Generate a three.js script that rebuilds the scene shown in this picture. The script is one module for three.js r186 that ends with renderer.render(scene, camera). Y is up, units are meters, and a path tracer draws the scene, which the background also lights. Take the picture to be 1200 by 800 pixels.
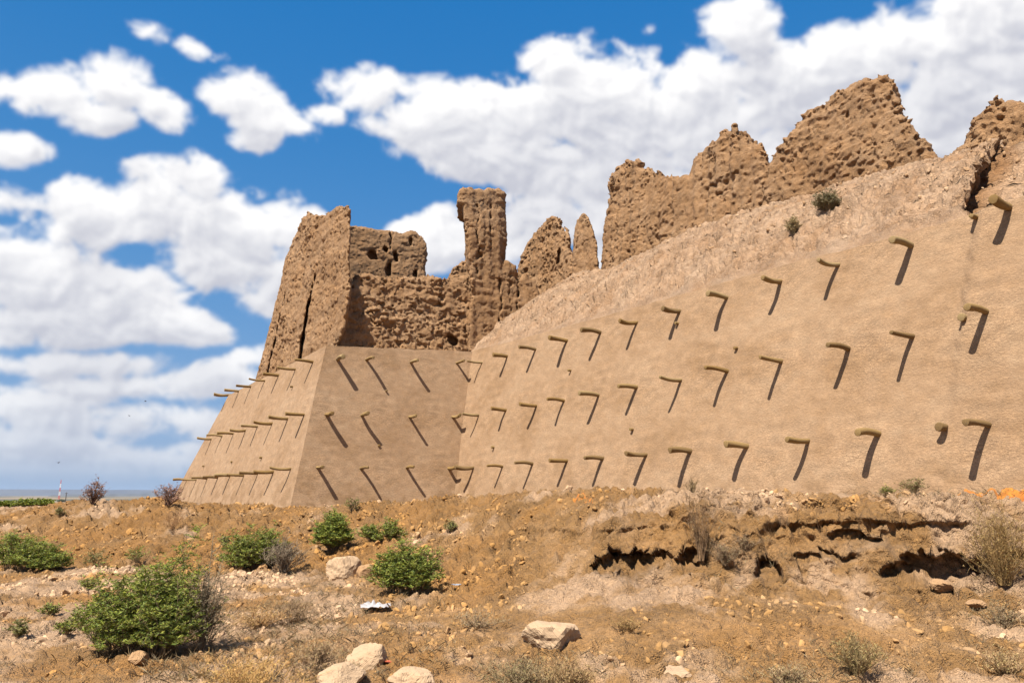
import * as THREE from 'three';
import { mergeGeometries } from 'three/addons/utils/BufferGeometryUtils.js';

// ------------------------------------------------------------------ camera
const E = 1.7;                                   // eye height over the sandy foreground
const FOCAL = 869.3, HORIZON = 580.2;            // in pixels of the 1200 x 800 photograph
const PITCH = Math.atan((HORIZON - 400) / FOCAL);
const scene = new THREE.Scene();
const camera = new THREE.PerspectiveCamera(2 * Math.atan(400 / FOCAL) * 180 / Math.PI, 1.5, 0.1, 60000);
camera.position.set(0, E, 0);
camera.rotation.set(PITCH, 0, 0);
scene.add(camera);

// ------------------------------------------------------------------ renderer
const renderer = new THREE.WebGLRenderer({ antialias: true });
renderer.setSize(1024, 682);
renderer.toneMapping = THREE.LinearToneMapping;
renderer.toneMappingExposure = 2.2;
renderer.shadowMap.enabled = true;
renderer.shadowMap.type = THREE.PCFSoftShadowMap;

// ------------------------------------------------------------------ sun
const SUN_AZ = -31.2 * Math.PI / 180, SUN_EL = 56.1 * Math.PI / 180;
const SUN = new THREE.Vector3(Math.cos(SUN_EL) * Math.sin(SUN_AZ), Math.sin(SUN_EL), Math.cos(SUN_EL) * Math.cos(SUN_AZ));
const sun = new THREE.DirectionalLight(new THREE.Color(1.0, 0.93, 0.82), 5.0);
sun.position.copy(SUN).multiplyScalar(80).add(new THREE.Vector3(0, 0, -20));
sun.target.position.set(0, 0, -20);
sun.castShadow = true;
sun.shadow.mapSize.set(4096, 4096);
Object.assign(sun.shadow.camera, { left: -40, right: 40, top: 40, bottom: -40, near: 1, far: 200 });
sun.shadow.radius = 1;
scene.add(sun, sun.target);

// ------------------------------------------------------------------ noise
function rng(seed) { let s = seed >>> 0; return () => { s = (s + 0x6D2B79F5) >>> 0; let t = s; t = Math.imul(t ^ (t >>> 15), t | 1); t ^= t + Math.imul(t ^ (t >>> 7), t | 61); return ((t ^ (t >>> 14)) >>> 0) / 4294967296; }; }
const PERM = new Uint8Array(512);
{ const r = rng(77), p = [...Array(256).keys()]; for (let i = 255; i > 0; i--) { const j = Math.floor(r() * (i + 1)); [p[i], p[j]] = [p[j], p[i]]; } for (let i = 0; i < 512; i++) PERM[i] = p[i & 255]; }
const HR = new Float32Array(256); { const r = rng(5); for (let i = 0; i < 256; i++) HR[i] = r(); }
const gr = (h, x, y, z) => { h &= 15; const u = h < 8 ? x : y, v = h < 4 ? y : h === 12 || h === 14 ? x : z; return ((h & 1) ? -u : u) + ((h & 2) ? -v : v); };
function noise(x, y, z) {                        // gradient noise, about -1..1
  const X0 = Math.floor(x), Y0 = Math.floor(y), Z0 = Math.floor(z), X = X0 & 255, Y = Y0 & 255, Z = Z0 & 255;
  x -= X0; y -= Y0; z -= Z0;
  const u = x * x * x * (x * (x * 6 - 15) + 10), v = y * y * y * (y * (y * 6 - 15) + 10), w = z * z * z * (z * (z * 6 - 15) + 10);
  const A = PERM[X] + Y, AA = PERM[A] + Z, AB = PERM[A + 1] + Z, B = PERM[X + 1] + Y, BA = PERM[B] + Z, BB = PERM[B + 1] + Z;
  const l = (t, a, b) => a + t * (b - a);
  return l(w, l(v, l(u, gr(PERM[AA], x, y, z), gr(PERM[BA], x - 1, y, z)), l(u, gr(PERM[AB], x, y - 1, z), gr(PERM[BB], x - 1, y - 1, z))),
    l(v, l(u, gr(PERM[AA + 1], x, y, z - 1), gr(PERM[BA + 1], x - 1, y, z - 1)), l(u, gr(PERM[AB + 1], x, y - 1, z - 1), gr(PERM[BB + 1], x - 1, y - 1, z - 1))));
}
function fbm(x, y, z, o = 4, g = 0.5) { let a = 1, s = 0, n = 0; for (let i = 0; i < o; i++) { s += a * noise(x, y, z); n += a; a *= g; x = x * 2.03 + 11.3; y = y * 2.03 + 5.7; z = z * 2.03 + 3.1; } return s / n; }
function worley(x, y, z) {                       // distance to the nearest seed, about 0..1
  const X = Math.floor(x), Y = Math.floor(y), Z = Math.floor(z); let m = 9;
  for (let i = -1; i < 2; i++) for (let j = -1; j < 2; j++) for (let k = -1; k < 2; k++) {
    const h = PERM[PERM[PERM[(X + i) & 255] + ((Y + j) & 255)] + ((Z + k) & 255)];
    const dx = X + i + HR[h] - x, dy = Y + j + HR[(h + 71) & 255] - y, dz = Z + k + HR[(h + 149) & 255] - z, d = dx * dx + dy * dy + dz * dz;
    if (d < m) m = d;
  }
  return Math.sqrt(m);
}
function worley2(x, y) {
  const X = Math.floor(x), Y = Math.floor(y); let m = 9;
  for (let i = -1; i < 2; i++) for (let j = -1; j < 2; j++) {
    const h = PERM[PERM[(X + i) & 255] + ((Y + j) & 255)], dx = X + i + HR[h] - x, dy = Y + j + HR[(h + 71) & 255] - y, d = dx * dx + dy * dy;
    if (d < m) m = d;
  }
  return Math.sqrt(m);
}
const clamp = (x, a = 0, b = 1) => x < a ? a : x > b ? b : x;
const mix = (a, b, t) => a + (b - a) * t;
const sst = (a, b, x) => { const t = clamp((x - a) / (b - a)); return t * t * (3 - 2 * t); };
function table(xs, ys, x) { if (x <= xs[0]) return ys[0]; for (let i = 1; i < xs.length; i++) if (x <= xs[i]) return mix(ys[i - 1], ys[i], (x - xs[i - 1]) / (xs[i] - xs[i - 1])); return ys[ys.length - 1]; }
const smax = (a, b, k) => { const h = clamp(0.5 - 0.5 * (b - a) / k); return mix(b, a, h) + k * h * (1 - h); };

// ------------------------------------------------------------------ pixel <-> direction
const CP = Math.cos(PITCH), SP = Math.sin(PITCH);
function ray(px, py) { const x = (px - 600) / FOCAL, y = (400 - py) / FOCAL; return [x, y * CP + SP, -(CP - y * SP)]; }
function toPixel(dx, dy, dz) { const y = dy * CP + dz * SP, z = -(dz * CP - dy * SP); return z > 1e-4 ? [600 + FOCAL * dx / z, 400 - FOCAL * y / z] : null; }

// ------------------------------------------------------------------ sky: air and clouds in one computed dome
function makeSky() {
  const W = 2048, H = 1024, data = new Float32Array(W * H * 4);
  // clouds by where they stand in the sky: centre, half-axes, lean, weight
  const C = [
    [60, 108, 80, 30, 0, 1], [132, 95, 58, 36, 0.1, 1], [188, 124, 42, 24, 0.5, 1], [112, 138, 52, 20, 0, .9], [10, 105, 50, 22, 0, .8],
    [175, 40, 34, 12, 0.2, .33], [222, 55, 32, 11, 0.4, .31], [258, 68, 16, 9, 0, .28],
    [285, 112, 52, 32, 0.2, 1], [305, 145, 46, 30, 0, 1], [350, 150, 40, 20, 0.3, .85],
    [15, 174, 48, 20, 0.1, 1],
    [200, 246, 92, 60, 0, 1.1], [300, 272, 82, 56, 0.2, 1.1], [118, 252, 80, 46, 0, 1], [15, 236, 60, 22, 0.2, .7], [340, 325, 62, 46, 0, 1], [258, 312, 90, 34, 0.3, .95], [360, 270, 40, 34, 0.3, .9],
    [50, 326, 105, 46, 0, 1.1], [0, 305, 70, 42, 0, 1], [135, 342, 90, 42, 0.2, 1.1], [200, 380, 70, 26, 0.1, 1], [60, 382, 140, 34, 0, 1],
    [80, 428, 150, 20, 0, .85], [235, 446, 90, 24, -.1, .85], [150, 492, 160, 26, 0, .85], [40, 468, 130, 24, 0, .85], [225, 494, 70, 24, 0, .85], [40, 520, 160, 24, 0, .8], [200, 536, 140, 22, 0, .8], [90, 552, 200, 14, 0, .7], [270, 500, 60, 22, 0, .7], [110, 455, 120, 20, 0, .8], [290, 420, 50, 14, -.3, .5],
    [440, 108, 62, 32, 0.1, 1], [380, 136, 34, 15, 0, .8], [520, 142, 110, 46, 0.15, 1.15], [652, 78, 46, 36, 0.2, 1], [696, 112, 76, 60, 0.3, 1.15], [640, 150, 140, 62, 0, 1.2], [745, 158, 70, 60, 0, 1.1], [590, 188, 110, 36, 0.2, 1.1], [690, 215, 120, 50, 0, 1.1], [566, 108, 34, 20, 0.2, .8],
    [512, 288, 48, 46, 0, 1], [471, 272, 20, 14, 0, .8],
    [645, 255, 80, 66, 0, 1.05], [705, 265, 80, 60, 0, 1.05], [760, 230, 70, 60, 0, 1],
    [870, 38, 54, 50, 0, 1.1], [835, 100, 62, 56, 0, 1.1], [955, 92, 130, 56, -.2, 1.2], [1062, 62, 110, 54, -.3, 1.2], [1150, 30, 100, 60, -.2, 1.2], [1160, 125, 150, 100, 0, 1.3], [1000, 160, 170, 90, 0, 1.3], [850, 165, 90, 66, 0, 1.1], [800, 140, 50, 46, 0, 1],
    [765, 72, 24, 24, 0, .5], [762, 36, 14, 10, 0, .35],
  ].map(([x, y, a, b, r, w]) => [x, y, 1 / a, 1 / b, Math.cos(r), Math.sin(r), w]);
  const grey = 0.62;
  function blob(px, py) {
    let m = 0;
    for (const c of C) {
      const dx = px - c[0], dy = py - c[1], u = (dx * c[4] + dy * c[5]) * c[2], v = (dy * c[4] - dx * c[5]) * c[3], q = u * u + v * v;
      if (q < 1.7) { const d = (1.3 - Math.sqrt(q)) * c[6]; if (d > m) m = d; }
    }
    return m;
  }
  const billow = (x, y, s) => { let a = 1, t = 0, n = 0, f = 1 / s; for (let i = 0; i < 5; i++) { t += a * (0.62 - 1.7 * Math.abs(noise(x * f + i * 9.1, y * f * 1.2, i * 3.7))); n += a; a *= 0.62; f *= 2.07; } return t / n; };
  function dens(px, py) {
    const b = blob(px, py); if (b <= 0.01) return -1;
    const wx = px + 22 * noise(px / 70, py / 55, 2.2) + 7 * noise(px / 22, py / 18, 6), wy = py + 16 * noise(px / 70, py / 55, 12.2) + 6 * noise(px / 22, py / 18, 16);
    return 0.95 * (1 - Math.exp(-b * 1.25)) / .8 - 0.43 + 0.46 * billow(wx, wy, 80) + 0.78 * fbm(wx / 58, wy / 40, 8.5, 6, .56);
  }
  function wild(ax, ay, az) { const h = Math.max(ay, 0.03) + 0.10, x = ax / h, z = az / h; return 0.9 * (fbm(x * .8 + 4, z * .8, 1.5, 3) * 1.7 + 0.02) + 0.35 * billow(x * 60, z * 60, 60) - 0.12; }
  for (let j = 0; j < H; j++) {
    const ph = ((j + 0.5) / H - 0.5) * Math.PI, sy = Math.sin(ph), cy = Math.cos(ph);
    for (let i = 0; i < W; i++) {
      const th = ((i + 0.5) / W - 0.5) * 2 * Math.PI, x = Math.cos(th) * cy, z = Math.sin(th) * cy, k = (j * W + i) * 4;
      const up = Math.max(sy, 0);
      // air: deep blue overhead, pale towards the horizon
      const g = Math.pow(1 - up, 5.5), g2 = Math.pow(1 - up, 2.2);
      let r = mix(0.008, 0.11, g2), gg = mix(0.165, 0.385, g2), b = mix(0.50, 0.76, g2);
      r = mix(r, 0.40, g); gg = mix(gg, 0.50, g); b = mix(b, 0.66, g);
      if (sy > -0.02) {
        const p = toPixel(x, sy, z);
        let d, light, w = 0;
        if (p && p[0] > -170 && p[0] < 1370 && p[1] > -170 && p[1] < 640) w = Math.min(1, Math.min(p[0] + 170, 1370 - p[0], p[1] + 170) / 130);
        let dF = 0, lF = 1, dW = 0, lW = 1;
        if (w > 0) {
          dF = dens(p[0], p[1]);
          if (dF > 0) { let s = 0; for (let q = 1; q <= 5; q++) { const e = dens(p[0] - 5 * q, p[1] - 15 * q); s += clamp(e, 0, .7); } const rel = dens(p[0] - 5, p[1] - 9) - dF; lF = Math.exp(-0.50 * s) * 0.95 + 0.14 - clamp(rel * 1.0, -0.20, 0.22); }
        }
        if (w < 1) { dW = wild(x, sy, z); if (dW > 0) lW = clamp(1 - dW * 0.9, 0.25, 1); }
        d = mix(dW, dF, w); light = clamp(mix(lW, lF, w), 0, 1);
        const a = Math.pow(sst(-0.06, 0.33, d), .9) * (0.80 + 0.2 * sst(0.02, 0.12, sy)) * sst(-0.0, 0.05, sy);
        const cr = mix(0.53, 1.05, light), cg = mix(0.545, 1.04, light), cb = mix(0.63, 1.04, light);
        const hz = Math.pow(1 - up, 9) * 0.75;                // far clouds sink into the pale air
        r = mix(r, mix(cr, 0.46, hz), a); gg = mix(gg, mix(cg, 0.53, hz), a); b = mix(b, mix(cb, 0.66, hz), a);
      }
      data[k] = r / 2.2; data[k + 1] = gg / 2.2; data[k + 2] = b / 2.2; data[k + 3] = 1;
    }
  }
  const t = new THREE.DataTexture(data, W, H, THREE.RGBAFormat, THREE.FloatType);
  t.mapping = THREE.EquirectangularReflectionMapping; t.magFilter = THREE.LinearFilter; t.minFilter = THREE.LinearFilter; t.needsUpdate = true;
  return t;
}
const skyTex = makeSky();
scene.background = skyTex;
scene.environment = skyTex;
scene.fog = new THREE.FogExp2(new THREE.Color(0.45, 0.65, 1.0), 2.2e-5);

// ------------------------------------------------------------------ object helpers
const taken = {};
function numbered(n) { if (!(n in taken)) { taken[n] = 0; return n; } taken[n]++; return n + '_' + String(taken[n]).padStart(3, '0'); }
function tag(o, label, category, group) { o.userData.label = label; o.userData.category = category; if (group) o.userData.group = group; return o; }
function mesh(name, geo, mat, parent) { const m = new THREE.Mesh(geo, mat); m.castShadow = m.receiveShadow = true; m.name = parent === scene ? numbered(name) : name; parent.add(m); return m; }
function thing(name, label, category, pos, group) { const o = new THREE.Group(); o.name = numbered(name); o.position.set(...pos); scene.add(o); return tag(o, label, category, group); }
function structure(name, geo, mat) { const m = mesh(name, geo, mat, scene); m.userData.kind = 'structure'; return m; }
function geom(pos, idx, col, uv) {
  const g = new THREE.BufferGeometry();
  g.setAttribute('position', new THREE.BufferAttribute(pos instanceof Float32Array ? pos : new Float32Array(pos), 3));
  if (col) g.setAttribute('color', new THREE.BufferAttribute(col instanceof Float32Array ? col : new Float32Array(col), 3));
  if (uv) g.setAttribute('uv', new THREE.BufferAttribute(uv instanceof Float32Array ? uv : new Float32Array(uv), 2));
  if (idx) g.setIndex(new THREE.BufferAttribute(idx instanceof Uint32Array ? idx : new Uint32Array(idx), 1));
  g.computeVertexNormals();
  return g;
}

// ------------------------------------------------------------------ textures
function noiseTex(N, fn, srgb) {                 // tileable: fn(u, v, T) with T(x, y, f) tiling noise of f cells a side
  const d = new Uint8Array(N * N * 4);
  const T = (u, v, f, z = 0) => { const a = u * 2 * Math.PI, b = v * 2 * Math.PI; return 0; };
  for (let j = 0; j < N; j++) for (let i = 0; i < N; i++) { const c = fn(i / N, j / N), k = (j * N + i) * 4; d[k] = clamp(c[0]) * 255; d[k + 1] = clamp(c[1]) * 255; d[k + 2] = clamp(c[2]) * 255; d[k + 3] = 255; }
  const t = new THREE.DataTexture(d, N, N, THREE.RGBAFormat); t.wrapS = t.wrapT = THREE.RepeatWrapping; t.magFilter = THREE.LinearFilter; t.minFilter = THREE.LinearMipmapLinearFilter; t.generateMipmaps = true;
  if (srgb) t.colorSpace = THREE.SRGBColorSpace; t.needsUpdate = true; return t;
}
function tile(u, v, fx, fy, z) {                 // gradient noise that repeats with the tile
  const x = u * fx, y = v * fy, wx = u, wy = v;
  return mix(mix(noise(x, y, z), noise(x - fx, y, z), wx), mix(noise(x, y - fy, z), noise(x - fx, y - fy, z), wx), wy) * 1.25;
}
// straw-tempered mud plaster: 2.4 m a tile
const plasterMap = noiseTex(768, (u, v) => {
  let n = 0.5 * tile(u, v, 7, 12, 1) + 0.6 * tile(u, v, 30, 60, 2) + 0.7 * tile(u, v, 90, 150, 3) + 0.5 * tile(u, v, 220, 260, 4);
  const straw = Math.pow(Math.max(0, tile(u, v, 60, 240, 7)), 2) * 0.5;
  const s = 0.80 + 0.17 * n + straw * 0.3; return [s, s * 0.995, s * 0.985];
}, true);
const plasterBump = noiseTex(768, (u, v) => { const s = 0.5 + 0.25 * tile(u, v, 14, 26, 1) + 0.28 * tile(u, v, 50, 80, 2) + 0.3 * tile(u, v, 130, 190, 3); return [s, s, s]; });
// crumbling earth: 1.6 m a tile
const earthBump = noiseTex(768, (u, v) => { const s = 0.5 + 0.3 * tile(u, v, 8, 8, 1) + 0.35 * (0.4 - Math.abs(tile(u, v, 24, 24, 2))) + 0.3 * (0.4 - Math.abs(tile(u, v, 60, 60, 3))) + 0.2 * tile(u, v, 150, 150, 4); return [s, s, s]; });
const earthMap = noiseTex(768, (u, v) => { const n = 0.4 * tile(u, v, 9, 9, 5) + 0.5 * tile(u, v, 34, 34, 6) + 0.6 * tile(u, v, 100, 100, 7) + 0.4 * tile(u, v, 240, 240, 8), s = 0.83 + 0.19 * n, k = 0.03 * tile(u, v, 20, 20, 9); return [s, s - 0.01 + k * .3, s - 0.02 + k]; }, true);
const woodMap = noiseTex(256, (u, v) => { const n = tile(u, v, 5, 40, 1) * 0.5 + tile(u, v, 12, 110, 2) * 0.5 + 0.5 * tile(u, v, 4, 6, 3), s = 0.8 + 0.16 * n; return [s, s * 0.98, s * 0.93]; }, true);

const M = {
  plaster: new THREE.MeshStandardMaterial({ vertexColors: true, map: plasterMap, bumpMap: plasterBump, bumpScale: 0.014, roughness: 0.96 }),
  ruin: new THREE.MeshStandardMaterial({ vertexColors: true, map: earthMap, bumpMap: earthBump, bumpScale: 0.09, roughness: 1 }),
  soil: new THREE.MeshStandardMaterial({ vertexColors: true, map: earthMap, bumpMap: earthBump, bumpScale: 0.075, roughness: 1 }),
  rock: new THREE.MeshStandardMaterial({ vertexColors: true, bumpMap: earthBump, bumpScale: 0.02, roughness: 1 }),
  twig: new THREE.MeshStandardMaterial({ vertexColors: true, roughness: 1 }),
  leaf: new THREE.MeshPhysicalMaterial({ vertexColors: true, roughness: 0.8, side: THREE.DoubleSide, transmission: 0.25, thickness: 0 }),
  hill: new THREE.MeshStandardMaterial({ vertexColors: true, roughness: 1 }),
};
const woods = [[.27, .165, .050], [.31, .205, .080], [.23, .145, .055], [.35, .25, .12]].map(([r, g, b]) => new THREE.MeshStandardMaterial({ color: new THREE.Color(r, g, b), map: woodMap, bumpMap: woodMap, bumpScale: 0.006, roughness: 0.85 }));

// ------------------------------------------------------------------ wall planes: n . P + k (y - E) = d
const K = 0.2535, RAD = Math.PI / 180;
function plane(deg, d, k = K) { const a = deg * RAD, n = [Math.cos(a), Math.sin(a)]; return { n, a: [n[1], -n[0]], d, k }; }    // a: along the wall, to the right seen from outside
const PW = plane(149.04, -13.945), PF = plane(56.66, -27.233), PL = plane(145.41, -9.004);
for (const p of [PW, PF, PL]) p.a = [p.n[1], -p.n[0]];
const back = (p, t, k = p.k, y0 = 6.2 + E) => ({ n: p.n, a: p.a, k, d: p.d - t - p.k * (y0 - E) + k * (y0 - E) });   // plane t metres further in at height y0, with its own batter
function hit(px, py, p) { const r = ray(px, py), t = p.d / (p.n[0] * r[0] + p.n[1] * r[2] + p.k * r[1]); return [r[0] * t, E + r[1] * t, r[2] * t]; }
const sOf = (P, p) => P[0] * p.a[0] + P[2] * p.a[1];
function on(p, s, y) { const q = p.d - p.k * (y - E); return [p.n[0] * q + p.a[0] * s, y, p.n[1] * q + p.a[1] * s]; }
function corner(p, q, y) {                       // where two battered faces meet at height y
  const A = p.n[0], B = p.n[1], C = q.n[0], D = q.n[1], e = p.d - p.k * (y - E), f = q.d - q.k * (y - E), det = A * D - B * C;
  return [(e * D - B * f) / det, y, (A * f - C * e) / det];
}

// ------------------------------------------------------------------ the ground
const COLS = [-300, 0, 100, 200, 338, 450, 550, 600, 700, 800, 900, 1000, 1100, 1200, 1500];
const DT = [19, 18, 17, 16, 15, 13.5, 12, 11.3, 10.5, 10.2, 10.1, 9.8, 9.6, 9.4, 9], HT = [-1.5, -1.45, -1.5, -1.5, -1.42, -1.42, -1.4, -1.35, -1.15, -1.06, -1.1, -1.15, -1.17, -1.1, -1.1];
const DL = [22, 21, 20, 19, 18.5, 17, 15, 13.8, 11.8, 10.95, 10.75, 10.35, 10.15, 10, 9.6], HL = [-1.1, -1.0, -.85, -.85, -.9, -.8, -.7, -.65, -.5, -.42, -.40, -.34, -.34, -.35, -.35];
const DC = [25, 24, 23, 22, 22, 20, 18, 16.5, 14.5, 12.8, 12.2, 11.8, 11.4, 11, 10.5], HC = [-.6, -.56, -.19, -.21, -.43, -.25, -.06, -0.01, .06, 0, -.03, -.05, -.05, -.04, -.04];
const HP = [-.6, -.5, -.5, -.45, -.44, -.35, -.2, -.05, .05, .04, .03, .02, .02, .02, .02];
const azCol = (x, z) => 600 + FOCAL / CP * clamp(x / Math.max(-z, 0.05), -1.4, 1.4);   // smooth stand-in for the bearing
function profile(col) { return { dt: table(COLS, DT, col), ht: table(COLS, HT, col), dl: table(COLS, DL, col), hl: table(COLS, HL, col), dc: table(COLS, DC, col), hc: table(COLS, HC, col), hp: table(COLS, HP, col) }; }
const PLAIN = -8;
function groundBase(x, z) {
  if (z > -1) return z > 60 ? mix(-1.7, PLAIN, sst(60, 400, z)) : -1.7 + 0;
  const D = -z, c = profile(azCol(x, z));
  let h;
  if (D < c.dt) h = mix(-1.7, c.ht, Math.pow(clamp((D - 6.2) / (c.dt - 6.2)), 1.5));
  else if (D < c.dl) { const t = (D - c.dt) / (c.dl - c.dt); h = mix(c.ht, c.hl, t); }
  else if (D < c.dc) { const t = (D - c.dl) / (c.dc - c.dl); h = mix(c.hl, c.hc, Math.sin(t * Math.PI / 2)); }
  else h = mix(c.hc, c.hp, sst(c.dc, c.dc + 4, D));
  const far = sst(48, 320, D), R = Math.hypot(x, z);
  return mix(h, PLAIN, Math.max(far, sst(120, 500, R)));
}
function groundRough(x, z) {
  const R = Math.hypot(x, z), f = 1 - sst(45, 90, R); if (f <= 0) return 0;
  const c = profile(azCol(x, z)), D = -z;
  const bank = sst(c.dt - 1, c.dt + .4, D) * (1 - 0.75 * sst(c.dc - .4, c.dc + 1.0, D));
  // spoil thrown down the bank lies in oblique ridges
  const u = x * 0.8 + z * 0.6, v = -x * 0.6 + z * 0.8;
  const ridge = 0.2 - Math.abs(fbm(u * 1.1, v * 2.6, 3.3, 3));
  const loose = sst(-.15, .3, noise(x * .45, z * .45, 40));
  let h = 0.10 * fbm(x * .5, z * .5, 7, 3) + (0.018 + 0.02 * loose) * fbm(x * 2.1, z * 2.1, 2, 3);
  h += (0.050 + 0.085 * bank + .045 * loose) * (0.45 - worley2(x * 3.4 + .3 * noise(x * 4, z * 4, 1), z * 3.4)) * 1.3;
  h += (0.034 + 0.030 * bank + .024 * loose) * (0.45 - worley2(x * 8 + .4 * noise(x * 9, z * 9, 4), z * 8));
  h += 0.015 * noise(x * 13, z * 13, 9);
  { const wa = worley2(x * 4.2 + .5 * noise(x * 3, z * 3, 11) + 9, z * 4.2), wb = worley2(x * 9.5 + .5 * noise(x * 6, z * 6, 12) + 4, z * 9.5); h -= (.040 + .06 * bank + .04 * loose) * sst(.50, .74, wa) + (.020 + .018 * bank + .018 * loose) * sst(.46, .76, wb) - .02 * bank; }
  h += bank * (0.20 * ridge + .05 * (.25 - Math.abs(noise(u * 3.1, v * 6.5, 6))));
  return h * f;
}
const groundY = (x, z) => E + groundBase(x, z) + groundRough(x, z);
function groundAt(px, py, far = 70) {            // first point of the ground seen through a pixel
  const r = ray(px, py); let t = 4;
  while (t < far && E + r[1] * t > E + groundBase(r[0] * t, r[2] * t) + .3) t += .08;
  for (; t < far; t += 0.04) if (E + r[1] * t < groundY(r[0] * t, r[2] * t)) break;
  return [r[0] * t, groundY(r[0] * t, r[2] * t), r[2] * t];
}
const brown = [.290, .157, .052], tan = [.370, .220, .098], pale = [.475, .315, .192], ochre = [.315, .152, .034];
function soilTone(x, y, z) {                     // brown loam, pale salt crust, ochre subsoil
  const c = profile(azCol(x, z)), D = -z, q0 = azCol(x, z), bank = sst(c.dt - 1, c.dt + .3, D) * (1 - sst(c.dc - .2, c.dc + .5, D));
  const n1 = fbm(x * .55 + 3, z * .55, 21, 4), n2 = fbm(x * 1.9, z * 1.9, y * 2 + 5, 4), n3 = noise(x * 9, y * 9, z * 9);
  const crust = sst(-.02, .28, n1 + n2 * .55 + .22 * sst(c.dl - .1, c.dl + .5, D) * sst(560, 760, q0) - .12 * bank + .14 * (1 - sst(380, 480, q0)) * (1 - bank) + .07 * sst(650, 850, q0));
  const oc = sst(.05, .35, -n1 + n2 * .5 + .16 * bank + .14 * sst(700, 500, q0) - .08);
  return brown.map((v, i) => mix(mix(mix(v, tan[i], sst(-.2, .3, n2)), pale[i], crust * .85), ochre[i], oc * mix(.75, .4, sst(500, 800, q0))) * (1 + .13 * n3 + .12 * noise(x * 23, y * 23, z * 23)));
}
// hollows washed out of the bank: column, half width, height under the eye, half height, depth
const HOLLOWS = [[1088, 46, -.93, .17, .55], [1045, 24, -.99, .10, .3], [735, 27, -.93, .14, .5], [712, 20, -.99, .06, .25], [803, 9, -.86, .16, .3], [772, 24, -.90, .08, .2], [1000, 32, -.56, .08, .22], [895, 14, -.98, .09, .3], [1140, 18, -.92, .08, .3], [1178, 30, -.85, .12, .28], [960, 40, -.80, .07, .16]];
{
  const rows = [];
  const nA = 810, half = 46 * RAD;
  const az = []; for (let i = 0; i <= nA; i++) az.push(-half + 2 * half * i / nA);
  for (let i = 1; i < 72; i++) az.push(half + (2 * Math.PI - 2 * half) * i / 72);
  const NR = [8, 190, 130, 90, 60, 26, 40], nR = NR.reduce((a, b) => a + b, 0) + 1, nC = az.length;
  const pos = new Float32Array(nR * nC * 3), col = new Float32Array(nR * nC * 3), uv = new Float32Array(nR * nC * 2);
  for (let i = 0; i < nC; i++) {
    const a = az[i], sa = Math.sin(a), ca = Math.cos(a), front = Math.abs(a) <= half + 1e-6;
    const c = profile(front ? azCol(sa, -ca) : (a > Math.PI ? COLS[0] : COLS[COLS.length - 1])), q = 1 / Math.max(ca, 0.65);
    const stops = front ? [1.5, 6.4 * q, (c.dt - .25) * q, (c.dl + .12) * q, (c.dc + .3) * q, 60, 600, 16000] : [1.5, 6.4, 9, 11, 14, 60, 600, 16000];
    let row = 0;
    for (let s = 0; s < NR.length; s++) for (let j = 0; j < NR[s] + (s === NR.length - 1 ? 1 : 0); j++) {
      const t = j / NR[s], r = stops[s] * Math.pow(stops[s + 1] / stops[s], t);
      let x = sa * r, z = -ca * r;
      const D = -z, b = groundBase(x, z), k = row * nC + i;
      let y = b + groundRough(x, z);
      const bank = front ? sst(c.dt - 1, c.dt + .3, D) * (1 - sst(c.dc - .2, c.dc + .5, D)) : 0;
      if (front && D > c.dt - .6 && D < c.dc + .2) {          // hollows and the thin crust that overhangs them
        const colm = azCol(x, z); let push = 0;
        for (const [hc, hw, hy, hh, dep] of HOLLOWS) {
          const u = (colm - hc + 14 * fbm(x * 5, y * 6, 3, 3)) / hw, v = (y - hy + .16 * fbm(x * 4, y * 5, 8, 3) + .04 * (worley(x * 9, y * 9, z * 9) - .5)) / hh, e = u * u + v * v;
          if (e < 1.4) push = Math.max(push, dep * (1 - sst(.55, 1.4, e)));
        }
        const lip = sst(880, 915, colm) * (1 - sst(1120, 1145, colm)) + sst(600, 640, colm) * (1 - sst(780, 820, colm)) * .5;
        const ly = c.hl + .07 * noise(x * 2.2, 3, z * .5) + .03 * noise(x * 7, 1, 2);
        push += lip * .13 * sst(0, .05, ly - y) * (1 - sst(.22, .45, ly - y));
        // crumbled face of the bank
        push += bank * (.3 + .7 * sst(640, 800, colm)) * (.14 * fbm(x * 2.4, y * 3.2, z * 2.4, 3) + .12 * (worley(x * 4, y * 5, z * 4) - .5) + .08 * (worley(x * 10, y * 11, z * 10) - .5));
        x += sa * push; z -= ca * push;
      }
      pos[k * 3] = x; pos[k * 3 + 1] = E + y; pos[k * 3 + 2] = z;
      uv[k * 2] = x / 1.6; uv[k * 2 + 1] = z / 1.6 - y * .55;
      // what the ground is made of
      let m;
      if (r < 90) {
        m = soilTone(x, y, z);
      } else {
        const n1 = fbm(x * .0016, z * .0035, 3, 4), n2 = fbm(x * .0006 + 5, z * .004, 9, 3);
        const sand = [.30, .23, .15], scrub = [.07, .075, .05];
        const w = sst(-.12, .2, n1 + n2 * .8); m = sand.map((v, q2) => mix(v, scrub[q2], w));
      }
      col[k * 3] = m[0]; col[k * 3 + 1] = m[1]; col[k * 3 + 2] = m[2];
      row++;
    }
  }
  const idx = new Uint32Array((nR - 1) * nC * 6); let o = 0;
  for (let j = 0; j < nR - 1; j++) for (let i = 0; i < nC; i++) { const i2 = (i + 1) % nC, a = j * nC + i, b = j * nC + i2, c = a + nC, d = b + nC; idx[o++] = a; idx[o++] = b; idx[o++] = c; idx[o++] = b; idx[o++] = d; idx[o++] = c; }
  structure('ground', geom(pos, idx, col, uv), M.soil);
}
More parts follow.
